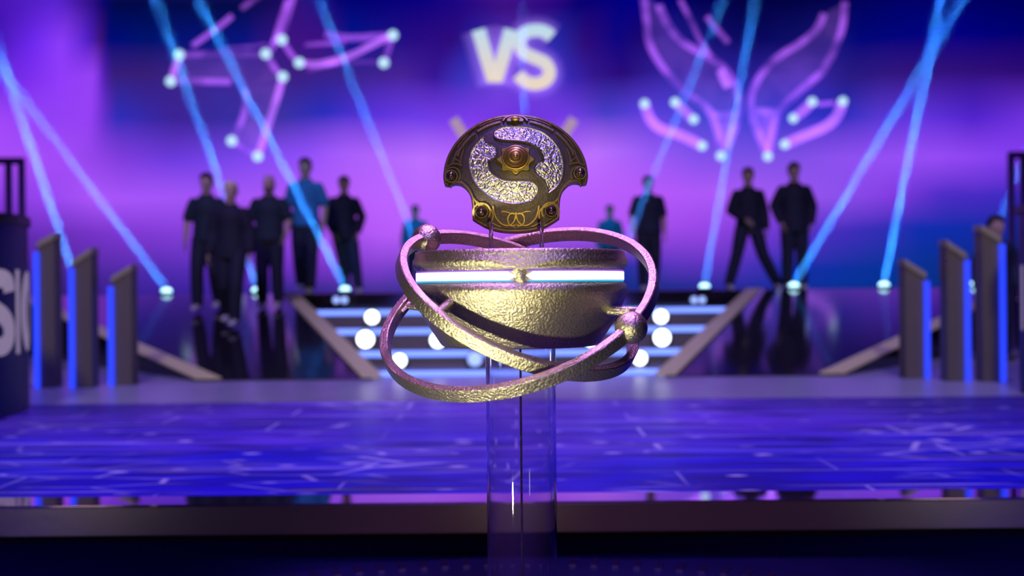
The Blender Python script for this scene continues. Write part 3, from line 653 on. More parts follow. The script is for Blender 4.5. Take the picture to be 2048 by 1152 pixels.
# ---- acrylic column
ax0 = P(1041, 690, DT); AX, AY = ax0.x, DT
PL = 0.03
bm = bmesh.new(); prof = [(0, 0.001), (2.06, 0.001), (2.06, 0.014), (2.05, PL), (0, PL)]
lathe(bm, prof, (AX, 2.05), 128); 
pl = thing('display_plinth', Vector((AX, 2.05, 0)), 'low dark round plinth with ribbed rim under the acrylic column', 'plinth')
obj('disc', bm, low_floor, pl)
bm = bmesh.new()
for k in range(150):
    t_ = 2 * PI * k / 150
    mt = Matrix.Translation((AX, 2.05, 0)) @ Matrix.Rotation(t_, 4, 'Z')
    box(bm, (1.93, -0.012, PL + 0.0005), (2.04, 0.012, PL + 0.006), mt)
o = obj('ribs', bm, pbr('violet rib plates', (0.10, 0.06, 0.30, 1), 0.25, 0.7), pl, smooth=False); o['kind'] = 'stuff'
col = thing('acrylic_column', Vector((AX, AY, PL)), 'clear acrylic tube column carrying the golden bowl', 'column')
zt = P(1041, 690, DT).z - 0.0005
bm = bmesh.new(); R0 = 70 * S; R1 = 66.5 * S
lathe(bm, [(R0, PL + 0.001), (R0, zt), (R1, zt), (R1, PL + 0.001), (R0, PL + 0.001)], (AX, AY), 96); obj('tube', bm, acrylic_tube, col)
bm = bmesh.new(); tube(bm, [(AX - 0.001, AY - R1 + 0.004, PL + 0.001), (AX - 0.001, AY - R1 + 0.004, zt - 0.001)], 0.0026, 10); fixn(bm); obj('cable', bm, cable_mat, col)
# ---- bowl stand
bs = thing('bowl_stand', Vector((AX, AY, zt)), 'rough gold bowl with two tilted orbit rings on the acrylic column', 'trophy stand')
PR = [(0, 676), (120, 672), (172, 610), (198, 520), (202, 506), (206, 503.5), (208.5, 504.5), (209.5, 510), (210.5, 516), (214, 522), (214, 530), (210, 537), (204.5, 543), (204.5, 564), (210, 569), (214, 575), (214, 584), (211.5, 592), (206, 606), (196, 628), (183, 650), (169, 671), (160, 685), (156, 689), (140, 690), (0, 690)]
def rf(k, r, t):
    a = abs((t + PI) % (2 * PI) - PI)
    g = max(0.0, 1 - a / math.radians(4.0))
    if k in (12, 13): return r + 8.5 * S * g
    return r
def zf_(k, z, t):
    a = abs((t + PI) % (2 * PI) - PI); g = max(0.0, 1 - a / math.radians(22))
    return z - {8: 9, 9: 13, 10: 13, 11: 5}.get(k, 0) * S * g
bm = bmesh.new(); lathe(bm, [(r_ * S, P(1041, y_, DT).z) for r_, y_ in PR], (AX, AY), 240, rfun=rf, zfun=zf_); obj('bowl', bm, gold_cast, bs, sharp=60)
def arc_strip(r_, y0, y1, a0, a1, mat, parent, name, taper=True):
    bm = bmesh.new(); loops = []; n = 90; ym = (y0 + y1) / 2
    for i in range(n + 1):
        t_ = a0 + (a1 - a0) * i / n
        k = min(1.0, abs(i / 3.0)) if taper and abs(a0) < abs(a1) else (min(1.0, (n - i) / 3.0) if taper else 1.0)
        k = max(k, 0.08)
        def pt(rr, y): return Vector((AX + rr * S * math.sin(t_), AY - rr * S * math.cos(t_), P(1041, ym + (y - ym) * k, DT).z))
        loops.append([pt(r_, y0), pt(r_, y1), pt(r_ - 3, y1), pt(r_ - 3, y0)])
    rings(bm, loops); fixn(bm); return obj(name, bm, mat, parent)
for s in (-1, 1):  # groove band drawn as an emissive surface
    a0, a1 = s * math.radians(2.6), s * math.radians(118)
    if s < 0: o = arc_strip(207.2, 545.5, 561, a0, a1, strip_white, bs, 'light_strip')
    else: o = arc_strip(207.2, 545.5, 561, a0, a1, strip_white, bs, 'light_strip')
    arc_strip(206.6, 543.2, 545.3, a0, a1, fringe_violet, o, 'violet_fringe'); arc_strip(206.6, 561.2, 564, a0, a1, fringe_cyan, o, 'cyan_fringe')  # added glow lines paint the band's iridescent colour fringe
# ---- orbit rings
def orbit(c, a, b_, R_, th, hgt, label):
    def pt(t, dr=0.0, dn=0.0):
        x = (R_ + dr) * math.cos(t); y = (R_ + dr) * math.sin(t); z = dn
        y, z = y * math.cos(a) - z * math.sin(a), y * math.sin(a) + z * math.cos(a)
        x, z = x * math.cos(b_) - z * math.sin(b_), x * math.sin(b_) + z * math.cos(b_)
        return M(x + c[0], y + c[1] + DT, z + c[2])
    bm = bmesh.new(); n = 240; loops = []
    h = hgt / 2; t2 = th / 2; e = 0.0022
    sec = [(-t2 + e, -h), (t2 - e, -h), (t2, -h + e), (t2, h - e), (t2 - e, h), (-t2 + e, h), (-t2, h - e), (-t2, -h + e)]
    for i in range(n): loops.append([pt(2 * PI * i / n, p[0], p[1]) for p in sec])
    rings(bm, loops, closed_path=True); fixn(bm)
    o = obj('orbit_ring', bm, gold_cast, bs, sharp=30); o['label'] = label
    return o, pt
ringA, ptA = orbit((0.0172, 0, -0.0338), 0.4094, -0.4093, 0.297, 0.0205, 0.033, 'orbit ring tilting down to the lower right')
ringB, ptB = orbit((0.012, 0, -0.049), 0.5041, 0.3231, 0.3331, 0.0205, 0.033, 'larger orbit ring tilting down to the lower left')
def to_px(p):
    d = p - CAM; y = d.dot(FV); return 1024 + F * d.dot(RV) / y, HY - F * d.dot(UV) / y
def near_t(pt, px, py, front=None):
    best = None
    for i in range(720):
        t = 2 * PI * i / 720; p = pt(t); q = to_px(p)
        if front is not None and (p.y < DT) != front: continue
        e = (q[0] - px) ** 2 + (q[1] - py) ** 2
        if best is None or e < best[0]: best = (e, t)
    return best[1]
for (pt, px, py, rp, par, fr) in ((ptA, 853, 476, 29.5, ringA, None), (ptB, 1262, 655, 33, ringB, None)):
    t = near_t(pt, px, py, fr); c = pt(t)
    print('ball', to_px(c), c.y)
    bm = bmesh.new(); sphere(bm, c, rp * c.y / F, 48); o = obj('orbit_ball', bm, gold_cast, None); o.parent = par
    o.matrix_parent_inverse = par.matrix_world.inverted()
# struts from the bowl to the rings
def strut(a, c, r_, parent=bs):
    bm = bmesh.new(); tube(bm, [a, c], r_, 20); fixn(bm); bevel(bm, 0.0015, 2, 60); return obj('strut', bm, gold_cast, parent)
def bowl_pt(t, y, inset=4):
    for k in range(5, len(PR) - 1):
        if PR[k][1] <= y <= PR[k + 1][1]:
            f_ = (y - PR[k][1]) / (PR[k + 1][1] - PR[k][1]); r_ = PR[k][0] + (PR[k + 1][0] - PR[k][0]) * f_ - inset; break
    return Vector((AX + r_ * S * math.sin(t), AY - r_ * S * math.cos(t), P(1041, y, DT).z))
tb = near_t(ptB, 806, 612); pb = ptB(tb); 
tt = math.atan2(pb.x - AX, -(pb.y - AY)); strut(bowl_pt(tt, 622), pb, 5.5 * S)
bm = bmesh.new(); s_ = (ptB(tb + 0.02) - ptB(tb - 0.02)).normalized(); rad_ = (pb - Vector((AX, AY, pb.z))).normalized()
q = pb - rad_ * 0.012; tube(bm, [q - s_ * 0.028, q + s_ * 0.028], (0.006, 0.005), 4, up=rad_); fixn(bm); obj('bracket', bm, gold_cast, bs, smooth=False)
tb = near_t(ptB, 1288, 620); pb = ptB(tb); tt = math.atan2(pb.x - AX, -(pb.y - AY)); a_ = bowl_pt(tt, 617); strut(a_, pb, 6 * S)
sv = a_ + (pb - a_) * 0.62; strut(a_ + Vector((0, 0, -0.006)), sv + Vector((0, 0, -0.006)), 7 * S)
ta = near_t(ptA, 872, 632, True); pa = ptA(ta); tt = math.atan2(pa.x - AX, -(pa.y - AY)); strut(bowl_pt(tt, 600), pa, 10 * S)
# ---- clear rods carrying the shield
for px in (983.5, 1081.5):
    bm = bmesh.new(); prof = []; z0 = P(px, 520, DT).z; z1 = P(px, 447, DT).z
    n = 14
    for i in range(n + 1):
        z = z0 + (z1 - z0) * i / n; r_ = (4.6 if i % 2 else 3.6) * S; prof.append((r_, z))
    prof = [(0, z0)] + prof + [(0, z1)]
    x = P(px, 480, DT).x
    lathe(bm, prof, (x, DT - 0.078), 24); obj('support_rod', bm, acrylic, bs)
    # bracket from the rod down to the bowl wall inside
bm = bmesh.new(); zc_ = P(1032, 521, DT).z
box(bm, (AX - 188 * S, DT - 0.086, zc_ - 0.012), (AX + 188 * S, DT - 0.070, zc_)); obj('rod_bar', bm, acrylic, bs, smooth=False)

# ---- shield
TILT = math.radians(2.5); SK = 3.841
C0 = P(860 + 657 / SK, 210 + 475 / SK, DT)
sh = thing('shield_trophy', P(1031, 465, DT), 'bronze shield trophy with silver comma panels standing above the gold bowl', 'trophy')
def uvw(cx, cy, wz=0.0):
    """drawing coordinates -> world; wz is height above the back plane towards the viewer"""
    u_ = (cx - 657) / SK * S; v_ = (475 - cy) / SK * S / math.cos(TILT)
    y = -wz * math.cos(TILT) + v_ * math.sin(TILT); z = v_ * math.cos(TILT) + wz * math.sin(TILT)
    return C0 + Vector((u_, y, z))
def dome(cx, cy):
    r2 = ((cx - 657) / 560.0) ** 2 + ((cy - 475) / 520.0) ** 2
    return 0.036 * (1 - min(1.2, r2 ** 0.8))
half = [(657, 78), (760, 84), (870, 110), (960, 152), (1050, 217), (1120, 290), (1170, 370), (1200, 450), (1213, 530), (1211, 575), (1203, 612)]
hb = [(1203, 612), (1178, 618), (1140, 608), (1098, 608), (1058, 626), (1022, 664), (1002, 710), (993, 765), (991, 830), (990, 880)]
hc = [(990, 880), (940, 912), (880, 944), (800, 969), (725, 980), (657, 982)]
def poly(pts, k): return [tuple(p) for p in smooth2d(pts, k)]
right = poly(half, 6)[:-1] + poly(hb, 5)[:-1] + poly(hc, 5)
left = [(2 * 657 - p[0], p[1]) for p in right[::-1]][1:-1]
OUT = right + left
def inset(f, p): return (657 + (p[0] - 657) * f, 475 + (p[1] - 475) * f)
bm = bmesh.new(); loops = []
for f_, lift in ((0.97, -0.034), (1.0, -0.03), (1.0, -0.003), (0.992, 0.0), (0.9, 0), (0.8, 0), (0.7, 0), (0.6, 0), (0.5, 0), (0.4, 0), (0.3, 0), (0.2, 0), (0.1, 0), (0.03, 0)):
    lp = []
    for p in OUT:
        q = inset(f_, p); d = dome(*q) if lift > -0.02 else dome(*q) * 0.3
        lp.append(uvw(q[0], q[1], d + lift))
    loops.append(lp)
rings(bm, loops); fixn(bm); obj('shield_body', bm, bronze_dark, sh, sharp=50)
def relief_tube(pts, wd, h, k=6, closed=False, smooth=True, base=0.0):
    """a raised flat-topped band following the domed face"""
    if smooth: pts = smooth2d(pts, k, closed)
    pr = strip2d([Vector(p) for p in pts], wd, closed); loops = []
    for (a, c) in pr:
        d1 = (a * 0.85 + c * 0.15); d2 = (a * 0.15 + c * 0.85)
        loops.append([uvw(a.x, a.y, dome(a.x, a.y) - 0.004), uvw(a.x, a.y, dome(a.x, a.y) + base + h * 0.55), uvw(d1.x, d1.y, dome(d1.x, d1.y) + base + h), uvw(d2.x, d2.y, dome(d2.x, d2.y) + base + h), uvw(c.x, c.y, dome(c.x, c.y) + base + h * 0.55), uvw(c.x, c.y, dome(c.x, c.y) - 0.004)])
    bm = bmesh.new(); rings(bm, loops, closed_path=closed); fixn(bm); return bm
def mirror(pts): return [(2 * 657 - x, y) for x, y in pts]
def ell(cx, cy, a, b_, t0, t1, n=24): return [(cx + a * math.cos(math.radians(t0 + (t1 - t0) * i / n)), cy + b_ * math.sin(math.radians(t0 + (t1 - t0) * i / n))) for i in range(n + 1)]
# outer rim following the whole outline
def rim_loop(f0, f1, h):
    bm = bmesh.new(); loops = []
    def inw(i, dist):
        n = len(OUT); a = Vector(OUT[i - 1]); c = Vector(OUT[(i + 1) % n]); d = (c - a).normalized(); nn = Vector((-d.y, d.x))
        p = Vector(OUT[i]); 
        if (Vector((657, 475)) - p).dot(nn) < 0: nn = -nn
        return p + nn * dist
    for i in range(len(OUT)):
        p0 = inw(i, f0); p1 = inw(i, f0 + 8); p2 = inw(i, f1 - 5); p3 = inw(i, f1)
        loops.append([uvw(p.x, p.y, dome(p.x, p.y) + hh_) for p, hh_ in ((p0, -0.004), (p0, h * 0.1), (p1, h), (p2, h), (p3, h * 0.7), (p3, -0.004))])
    rings(bm, loops, closed_path=True); fixn(bm); return bm
obj('rim', rim_loop(1.0, 24.0, 0.008), bronze, sh, sharp=35)
# inner broken rim over the top
for seg in ((196, 228), (231, 256), (284, 309), (312, 344)):
    obj('inner_rim', relief_tube(ell(657, 500, 462, 372, *seg), 22, 0.007, 2), bronze, sh)
for seg in ((205, 222), (236, 262), (278, 304), (318, 335)):
    obj('inner_rim', relief_tube(ell(657, 500, 492, 396, *seg), 12, 0.005, 2), bronze, sh)
# side lattices above the horn studs, and the neck scrolls
for fn in (lambda q: q, mirror):
    obj('side_lattice', relief_tube(fn([(132, 478), (165, 458), (205, 455), (250, 470)]), 16, 0.007), bronze, sh)
    obj('side_lattice', relief_tube(fn([(262, 345), (248, 390), (240, 430), (236, 478)]), 15, 0.006), bronze, sh)
    obj('side_lattice', relief_tube(fn([(170, 455), (190, 410), (205, 370), (225, 345), (248, 340)]), 15, 0.006), bronze, sh)
    obj('side_lattice', relief_tube(fn([(188, 410), (210, 425), (236, 448)]), 13, 0.006), bronze, sh)
    obj('stud_collar', relief_tube(fn(ell(172, 548, 62, 66, 190, 395)), 15, 0.008, 2), bronze, sh)
    obj('neck_band', relief_tube(fn([(236, 590), (262, 615), (300, 655), (330, 715), (352, 745), (400, 775), (450, 785)]), 17, 0.007), bronze_gold, sh)
    obj('stud_collar', relief_tube(fn(ell(395, 828, 66, 66, 150, 395)), 16, 0.008, 2), bronze_gold, sh)
    obj('scroll', relief_tube(fn([(345, 735), (372, 775), (430, 790), (470, 815), (482, 860), (468, 900), (440, 915)]), 15, 0.006), bronze_gold, sh)
    obj('scroll', relief_tube(fn([(482, 785), (490, 830), (510, 880), (548, 918), (592, 932), (630, 915), (650, 880), (655, 835)]), 17, 0.008), bronze_gold, sh)
    obj('scroll', relief_tube(fn(ell(628, 888, 34, 46, 60, 300)), 17, 0.009, 2), bronze_gold, sh)
    obj('scroll', relief_tube(fn([(546, 828), (572, 826), (610, 838), (640, 842)]), 12, 0.005), bronze_gold, sh)
    obj('scroll', relief_tube(fn([(470, 905), (505, 925), (540, 940)]), 13, 0.005), bronze_gold, sh)
obj('scroll', relief_tube([(640, 945), (657, 915), (674, 945)], 12, 0.006, smooth=False), bronze_gold, sh)
# crest at the top
obj('crest', relief_tube(ell(657, 140, 92, 50, 185, 355), 16, 0.010, 2), bronze, sh)
obj('crest', relief_tube(ell(657, 138, 62, 34, 190, 350), 12, 0.010, 2), bronze, sh)
for x0 in (612, 702):
    obj('crest', relief_tube([(x0 - 16, 130), (x0 + 16, 130)], 26, 0.011, smooth=False), bronze, sh)
def boss_disc(cx, cy, prof, name, mat, parent, n=48, rf2=None, ysq=1.0):
    loops = []
    for (r_, h) in prof:
        lp = []
        for i in range(n):
            a = 2 * PI * i / n; rr = rf2(r_, a) if rf2 else r_
            q = (cx + rr * math.cos(a), cy + rr * ysq * math.sin(a)); lp.append(uvw(q[0], q[1], dome(cx, cy) + h))
        loops.append(lp)
    bm = bmesh.new(); rings(bm, loops); fixn(bm)
    o = obj(name, bm, mat, None, sharp=45); o.parent = parent; o.matrix_parent_inverse = parent.matrix_world.inverted(); return o
boss_disc(657, 122, [(34, -0.004), (34, 0.012), (30, 0.0155), (20, 0.0165), (2, 0.017)], 'crest', bronze_gold, sh, ysq=0.62)
# silver comma panels with embossed relief
CA = [(487, 240), (500, 210), (540, 190), (600, 181), (657, 178), (740, 183), (820, 205), (890, 245), (950, 300), (995, 370), (1018, 450), (1021, 520), (1005, 590), (972, 640), (935, 672), (905, 690)]
CA2 = [(905, 690), (895, 650), (875, 610), (845, 580), (815, 555), (798, 525), (799, 495), (815, 470), (840, 457), (866, 445)]
CA3 = [(866, 445), (862, 410), (845, 370), (815, 340), (770, 316), (720, 301), (650, 293), (590, 288), (540, 280), (505, 265), (487, 240)]
CB = [(415, 255), (438, 298), (478, 324), (514, 345), (521, 370), (513, 400), (490, 425), (455, 440)]
CB2 = [(455, 440), (456, 480), (470, 525), (502, 560), (550, 585), (610, 597), (700, 597), (770, 604), (812, 632), (826, 670), (815, 712), (780, 745), (720, 765), (657, 771), (570, 761), (490, 735), (420, 690), (360, 630), (320, 560), (299, 470), (305, 410), (330, 345), (370, 295), (415, 255)]
def inside(p, pl):
    x, y = p; c = False; n = len(pl)
    for i in range(n):
        x0, y0 = pl[i]; x1, y1 = pl[i - 1]
        if (y0 > y) != (y1 > y) and x < (x1 - x0) * (y - y0) / (y1 - y0) + x0: c = not c
    return c
import numpy as np
def seg_dist(p, pl, cache={}):
    key = id(pl)
    if key not in cache:
        A = np.array(pl, float); B = np.roll(A, -1, 0); ab = B - A; cache[key] = (A, ab, np.maximum((ab ** 2).sum(1), 1e-9), pl)
    A, ab, l2, _ = cache[key]; q = np.array((p[0], p[1])) - A
    t = np.clip((q * ab).sum(1) / l2, 0, 1)[:, None]
    return float(np.sqrt((((q - ab * t) ** 2).sum(1)).min()))
def relief(x, y):
    q = Vector((x / 34.0, y / 34.0, 3.7)); wv = noise.noise_vector(q * 0.8) * 0.9
    q2 = q + wv
    r1_ = 1 - abs(noise.noise(q2 * 1.1)) * 5.0
    r2_ = 1 - abs(noise.noise(q2 * 2.2 + Vector((9, 2, 1)))) * 4.0
    return max(0, r1_) * 0.0015 + max(0, r2_) * 0.0007
def comma(pl, label):
    cl = [tuple(p) for p in pl]; step = 4.0
    pts = [Vector(p) for p in cl]; nb = len(pts)
    xs = [p[0] for p in cl]; ys = [p[1] for p in cl]
    y = min(ys)
    row = 0
    while y < max(ys):
        x = min(xs) + (step / 2 if row % 2 else 0)
        while x < max(xs):
            if inside((x, y), cl) and seg_dist((x, y), cl) > step * 0.6: pts.append(Vector((x, y)))
            x += step
        y += step * 0.87; row += 1
    vo_, ed, fa, *_ = delaunay_2d_cdt(pts, [(i, (i + 1) % nb) for i in range(nb)], [list(range(nb))], 1, 1e-4)
    bm = bmesh.new(); vs = []
    for p in vo_:
        d = seg_dist(p, cl); e = min(1.0, d / 14.0)
        hgt = 0.0055 + (0.0028 * max(0.0, 1 - d / 9.0)) + relief(p.x, p.y) * e
        vs.append(bm.verts.new(uvw(p.x, p.y, dome(p.x, p.y) + hgt)))
    for f_ in fa:
        try: bm.faces.new([vs[i] for i in f_])
        except ValueError: pass
    be = [e for e in bm.edges if len(e.link_faces) == 1]
    ex = bmesh.ops.extrude_edge_only(bm, edges=be)
    dn = uvw(657, 475, 0) - uvw(657, 475, 1)
    for g in ex['geom']:
        if isinstance(g, bmesh.types.BMVert): g.co += dn.normalized() * 0.012
    fixn(bm)
    o = obj('inlay_panel', bm, silver, sh, sharp=70); o['label'] = label
comma(poly(CA, 5)[:-1] + poly(CA2, 5)[:-1] + poly(CA3, 5)[:-1], 'embossed silver comma panel curling over the right side')
comma(poly(CB, 5)[:-1] + poly(CB2, 5)[:-1], 'embossed silver comma panel curling under the left side')
# central boss
def lobe(r_, a):
    if r_ < 100: return r_
    k = 0.5 + 0.5 * math.cos(8 * (a + PI / 2)); return r_ * (0.80 + 0.20 * k ** 1.5)
fl = boss_disc(657, 440, [(146, -0.004), (146, 0.005), (138, 0.008), (96, 0.008)], 'boss_flange', bronze_gold, sh, 128, lobe, 0.83)
for k in range(8):
    a = 2 * PI * k / 8 + PI / 2
    q = (657 + 116 * math.cos(a), 440 + 116 * 0.83 * math.sin(a))
    bm = relief_tube(ell(q[0], q[1], 15, 13, 0, 345, 16), 8, 0.012, 1); o = obj('petal_ring', bm, bronze_gold, None); o.parent = fl; o.matrix_parent_inverse = fl.matrix_world.inverted()
boss_disc(657, 428, [(106, 0.004), (106, 0.012), (102, 0.0155), (95, 0.016), (90, 0.0135), (85, 0.019), (78, 0.0235), (70, 0.0255), (66, 0.0235), (60, 0.029), (52, 0.0315), (46, 0.032), (42, 0.030), (34, 0.0345), (26, 0.0365), (20, 0.0355), (13, 0.039), (3, 0.040)], 'boss', bronze_gold, sh, 64, None, 0.9)
for (cx, cy) in ((166, 550), (1148, 535), (395, 828), (925, 822)):
    so = boss_disc(cx, cy, [(52, -0.004), (52, 0.008), (48, 0.011), (43, 0.011), (41, 0.006), (30, 0.004)], 'stud_socket', bronze, sh)
    boss_disc(cx, cy, [(37, 0.002), (38, 0.010), (35, 0.018), (28, 0.024), (18, 0.028), (8, 0.030), (1, 0.0302)], 'stud', bead, so)

# ================================================================== PEOPLE
skin_mats = {}
def cloth(name, col, r_=0.8): return pbr(name, col, r_, bump=0.25, bscale=35, mottle=0.12, mscale=8)
navy = cloth('dark navy cloth', (0.008, 0.012, 0.045, 1)); blackc = cloth('black cloth', (0.005, 0.006, 0.022, 1)); beam_blue = cloth('cloth with painted beam light', (0.02, 0.16, 0.36, 1))  # bright blue shirt colour paints in the beam light on its wearers
dgreen = cloth('dark green black cloth', (0.006, 0.018, 0.032, 1)); trous = cloth('dark trouser cloth', (0.006, 0.008, 0.028, 1)); denim = cloth('dark blue denim', (0.012, 0.03, 0.09, 1))
skin = pbr('light skin', (0.46, 0.30, 0.24, 1), 0.5, bump=0.05, bscale=60); hair_d = pbr('dark hair', (0.010, 0.008, 0.008, 1), 0.55, bump=0.6, bscale=70); hair_b = pbr('blond hair', (0.62, 0.50, 0.30, 1), 0.5, bump=0.6, bscale=70)
beard_m = pbr('short brown beard', (0.08, 0.05, 0.04, 1), 0.7, bump=0.6, bscale=90); shoe_w = pbr('white sneaker', (0.48, 0.48, 0.46, 1), 0.5); shoe_d = pbr('dark sneaker', (0.03, 0.03, 0.035, 1), 0.5); eye_m = pbr('dark eye', (0.02, 0.015, 0.012, 1), 0.2)
def remesh(bm, voxel, smooth_it=6):
    me = bpy.data.meshes.new('tmp'); bm.to_mesh(me); bm.free()
    o = bpy.data.objects.new('tmp', me); COL.objects.link(o)
    md = o.modifiers.new('r', 'REMESH'); md.mode = 'VOXEL'; md.voxel_size = voxel
    ms = o.modifiers.new('s', 'SMOOTH'); ms.factor = 0.5; ms.iterations = smooth_it
    dg = bpy.context.evaluated_depsgraph_get(); ev = o.evaluated_get(dg)
    m2 = bpy.data.meshes.new_from_object(ev); bpy.data.objects.remove(o); bpy.data.meshes.remove(me)
    b2 = bmesh.new(); b2.from_mesh(m2); bpy.data.meshes.remove(m2); return b2
def stack(bm, secs, n=20, sh_=(0, 0)):
    loops = []
    for (z, rx, ry, *o_) in secs:
        oy = o_[0] if o_ else 0.0; ox = o_[1] if len(o_) > 1 else 0.0
        loops.append([Vector((ox + sh_[0] + rx * math.cos(2 * PI * k / n), oy + sh_[1] + ry * math.sin(2 * PI * k / n), z)) for k in range(n)])
    rings(bm, loops)
def limb(bm, pts, rad, n=14):
    P_ = [Vector(p) for p in pts]
    for a, c, ra, rc in zip(P_, P_[1:], rad, rad[1:]):
        tube(bm, [a, a.lerp(c, 0.33), a.lerp(c, 0.66), c], [ra, ra * 0.62 + rc * 0.38 + 0.004, ra * 0.36 + rc * 0.64 + 0.003, rc], n)
    for p, r_ in zip(P_, rad): sphere(bm, p, r_, 14)
BASE = dict(hipL=(-.092, 0, .90), hipR=(.092, 0, .90), kneeL=(-.10, -.02, .49), kneeR=(.10, -.02, .49), ankL=(-.105, .02, .085), ankR=(.105, .02, .085),
            shL=(-.168, 0, 1.375), shR=(.168, 0, 1.375), elL=(-.235, .02, 1.14), elR=(.235, .02, 1.14), wrL=(-.245, -.05, .89), wrR=(.245, -.05, .89), lean=0.0)
def person(px, Y, zf, H, label, pose=None, shirt=navy, sleeve='long', trousers=trous, hair=hair_d, shoes=shoe_d, beard=False, hem=0.86, turn=0.0, headturn=0.0, bulk=1.0, cap=False):
    J = dict(BASE); J.update(pose or {}); k = H / 1.75
    base = P(px, 600, Y); base.z = zf
    t = thing('person', base, label, 'person', 'players walking on stage', turn)
    mw = t.matrix_world.copy()
    low = min(J['ankL'][2], J['ankR'][2]) - 0.085
    def put(name, bm, mat, sharp=60):
        for v_ in bm.verts: v_.co = mw @ ((v_.co - Vector((0, 0, low))) * k)
        return obj(name, bm, mat, t, sharp=sharp)
    hs = Matrix.Rotation(headturn, 3, 'Z')
    def headpart(secs, n=24):
        bm = bmesh.new(); stack(bm, secs, n)
        for v_ in bm.verts: v_.co = hs @ v_.co
        return bm
    # body
    bm = bmesh.new()
    tor = [(.82, .13, .10), (.90, .158, .112), (.98, .150, .104), (1.08, .140, .096), (1.18, .150, .104), (1.28, .165, .114), (1.36, .168, .108), (1.405, .15, .092), (1.44, .09, .075), (1.49, .058, .060), (1.55, .054, .058, -.005)]
    stack(bm, [(z, rx, ry, *o_) for z, rx, ry, *o_ in tor])
    HS = [(1.513, .028, .035, -.052), (1.53, .046, .060, -.032), (1.56, .060, .082, -.012), (1.60, .069, .093, -.003), (1.645, .074, .098, .002), (1.685, .072, .094, .006), (1.72, .058, .076, .008), (1.742, .032, .044, .009), (1.748, .012, .016, .009)]
    hb_ = bmesh.new(); stack(hb_, HS, 24)
    for s in (-1, 1): sphere(hb_, (s * .075, .012, 1.612), (.010, .020, .032), 12); sphere(hb_, (s * .030, -.088, 1.643), (.024, .012, .008), 10); sphere(hb_, (s * .045, -.070, 1.595), (.02, .02, .02), 10)
    tube(hb_, [(0, -.094, 1.640), (0, -.106, 1.615), (0, -.114, 1.598)], [.008, .011, .014], 10); sphere(hb_, (0, -.107, 1.594), (.017, .012, .010), 10)
    sphere(hb_, (0, -.092, 1.560), (.024, .010, .007), 10); sphere(hb_, (0, -.088, 1.548), (.021, .010, .007), 10); sphere(hb_, (0, -.075, 1.524), (.022, .016, .014), 10)
    for v_ in hb_.verts: v_.co = hs @ v_.co
    tmp = bpy.data.meshes.new('h'); hb_.to_mesh(tmp); hb_.free(); bm.from_mesh(tmp); bpy.data.meshes.remove(tmp)
    for s in 'LR':
        limb(bm, [J['sh' + s], J['el' + s], J['wr' + s]], [.056, .043, .029]); limb(bm, [J['hip' + s], J['knee' + s], J['ank' + s]], [.088, .058, .040])
        w_ = Vector(J['wr' + s]); fd = (w_ - Vector(J['el' + s])).normalized(); pc = w_ + fd * .05
        mt = Matrix((fd.cross(Vector((1, 0, 0))).normalized(), Vector((1, 0, 0)) - fd * fd.x, fd)).transposed()
        sphere(bm, pc, (.040, .017, .052), 14, mt)
        a_ = Vector(J['ank' + s]); tube(bm, [a_ + Vector((0, .03, -.045)), a_ + Vector((0, -.06, -.05)), a_ + Vector((0, -.14, -.062))], [.036, .036, .024], 12)
    bm = remesh(bm, .0095, 4)
    for s in 'LR':      # fingers rooted in the palm
        w_ = Vector(J['wr' + s]); fd = (w_ - Vector(J['el' + s])).normalized(); sx = 1 if s == 'L' else -1
        ac = fd.cross(Vector((1, 0, 0))).normalized(); pn = Vector((sx, 0, 0)); kn = w_ + fd * .092
        for i, (ln__, rr) in enumerate(((.070, .0088), (.080, .0090), (.074, .0088), (.058, .0078))):
            o0 = kn + ac * (-.030 + .020 * i)
            tube(bm, [o0 - fd * .02, o0 + fd * ln__ * .38, o0 + fd * ln__ * .7 + pn * .012, o0 + fd * ln__ * .88 + pn * .030], [rr, rr, rr * .92, rr * .72], 8)
        fwd = ac if ac.y < 0 else -ac
        o0 = w_ + fd * .035 + fwd * .030
        tube(bm, [o0 - fwd * .012, o0 + fd * .022 + fwd * .016, o0 + fd * .048 + fwd * .018 + pn * .008, o0 + fd * .064 + fwd * .012 + pn * .014], [.013, .012, .010, .008], 8)
    put('body', bm, skin)
    # shirt
    bm = bmesh.new(); g = .020
    sec = [(hem, .186, .136), (.92, .186, .136), (1.0, .178, .128), (1.10, .172, .122), (1.20, .172, .122), (1.29, .188, .132), (1.36, .19, .126), (1.405, .172, .110), (1.435, .130, .094), (1.46, .088, .080), (1.475, .072, .074)]
    stack(bm, [(z, rx * bulk, ry * bulk) for z, rx, ry in sec])
    for s in 'LR':
        shd, e_, w_ = Vector(J['sh' + s]), Vector(J['el' + s]), Vector(J['wr' + s])
        if sleeve == 'long': limb(bm, [shd, e_, w_.lerp(e_, .04)], [.070 * bulk, .068, .054])
        else: limb(bm, [shd, shd.lerp(e_, .5), shd.lerp(e_, .86)], [.070 * bulk, .072, .070])
    put('jacket' if sleeve == 'long' else 'shirt', remesh(bm, .013, 5), shirt)
    bm = bmesh.new(); tube(bm, [Vector((.078 * math.cos(2 * PI * i / 20), -.004 + .076 * math.sin(2 * PI * i / 20), 1.472 - .010 * math.sin(2 * PI * i / 20) * -1)) for i in range(20)], (.010, .016), 8, closed=True); fixn(bm); put('collar', bm, shirt)
    # trousers
    bm = bmesh.new(); stack(bm, [(.83, .128, .105), (.90, .178, .128), (.97, .166, .120), (1.01, .158, .114)])
    for s in 'LR':
        a_ = Vector(J['ank' + s]); limb(bm, [J['hip' + s], J['knee' + s], a_ + Vector((0, 0, .01))], [.108, .088, .074])
    put('trousers', remesh(bm, .013, 5), trousers)
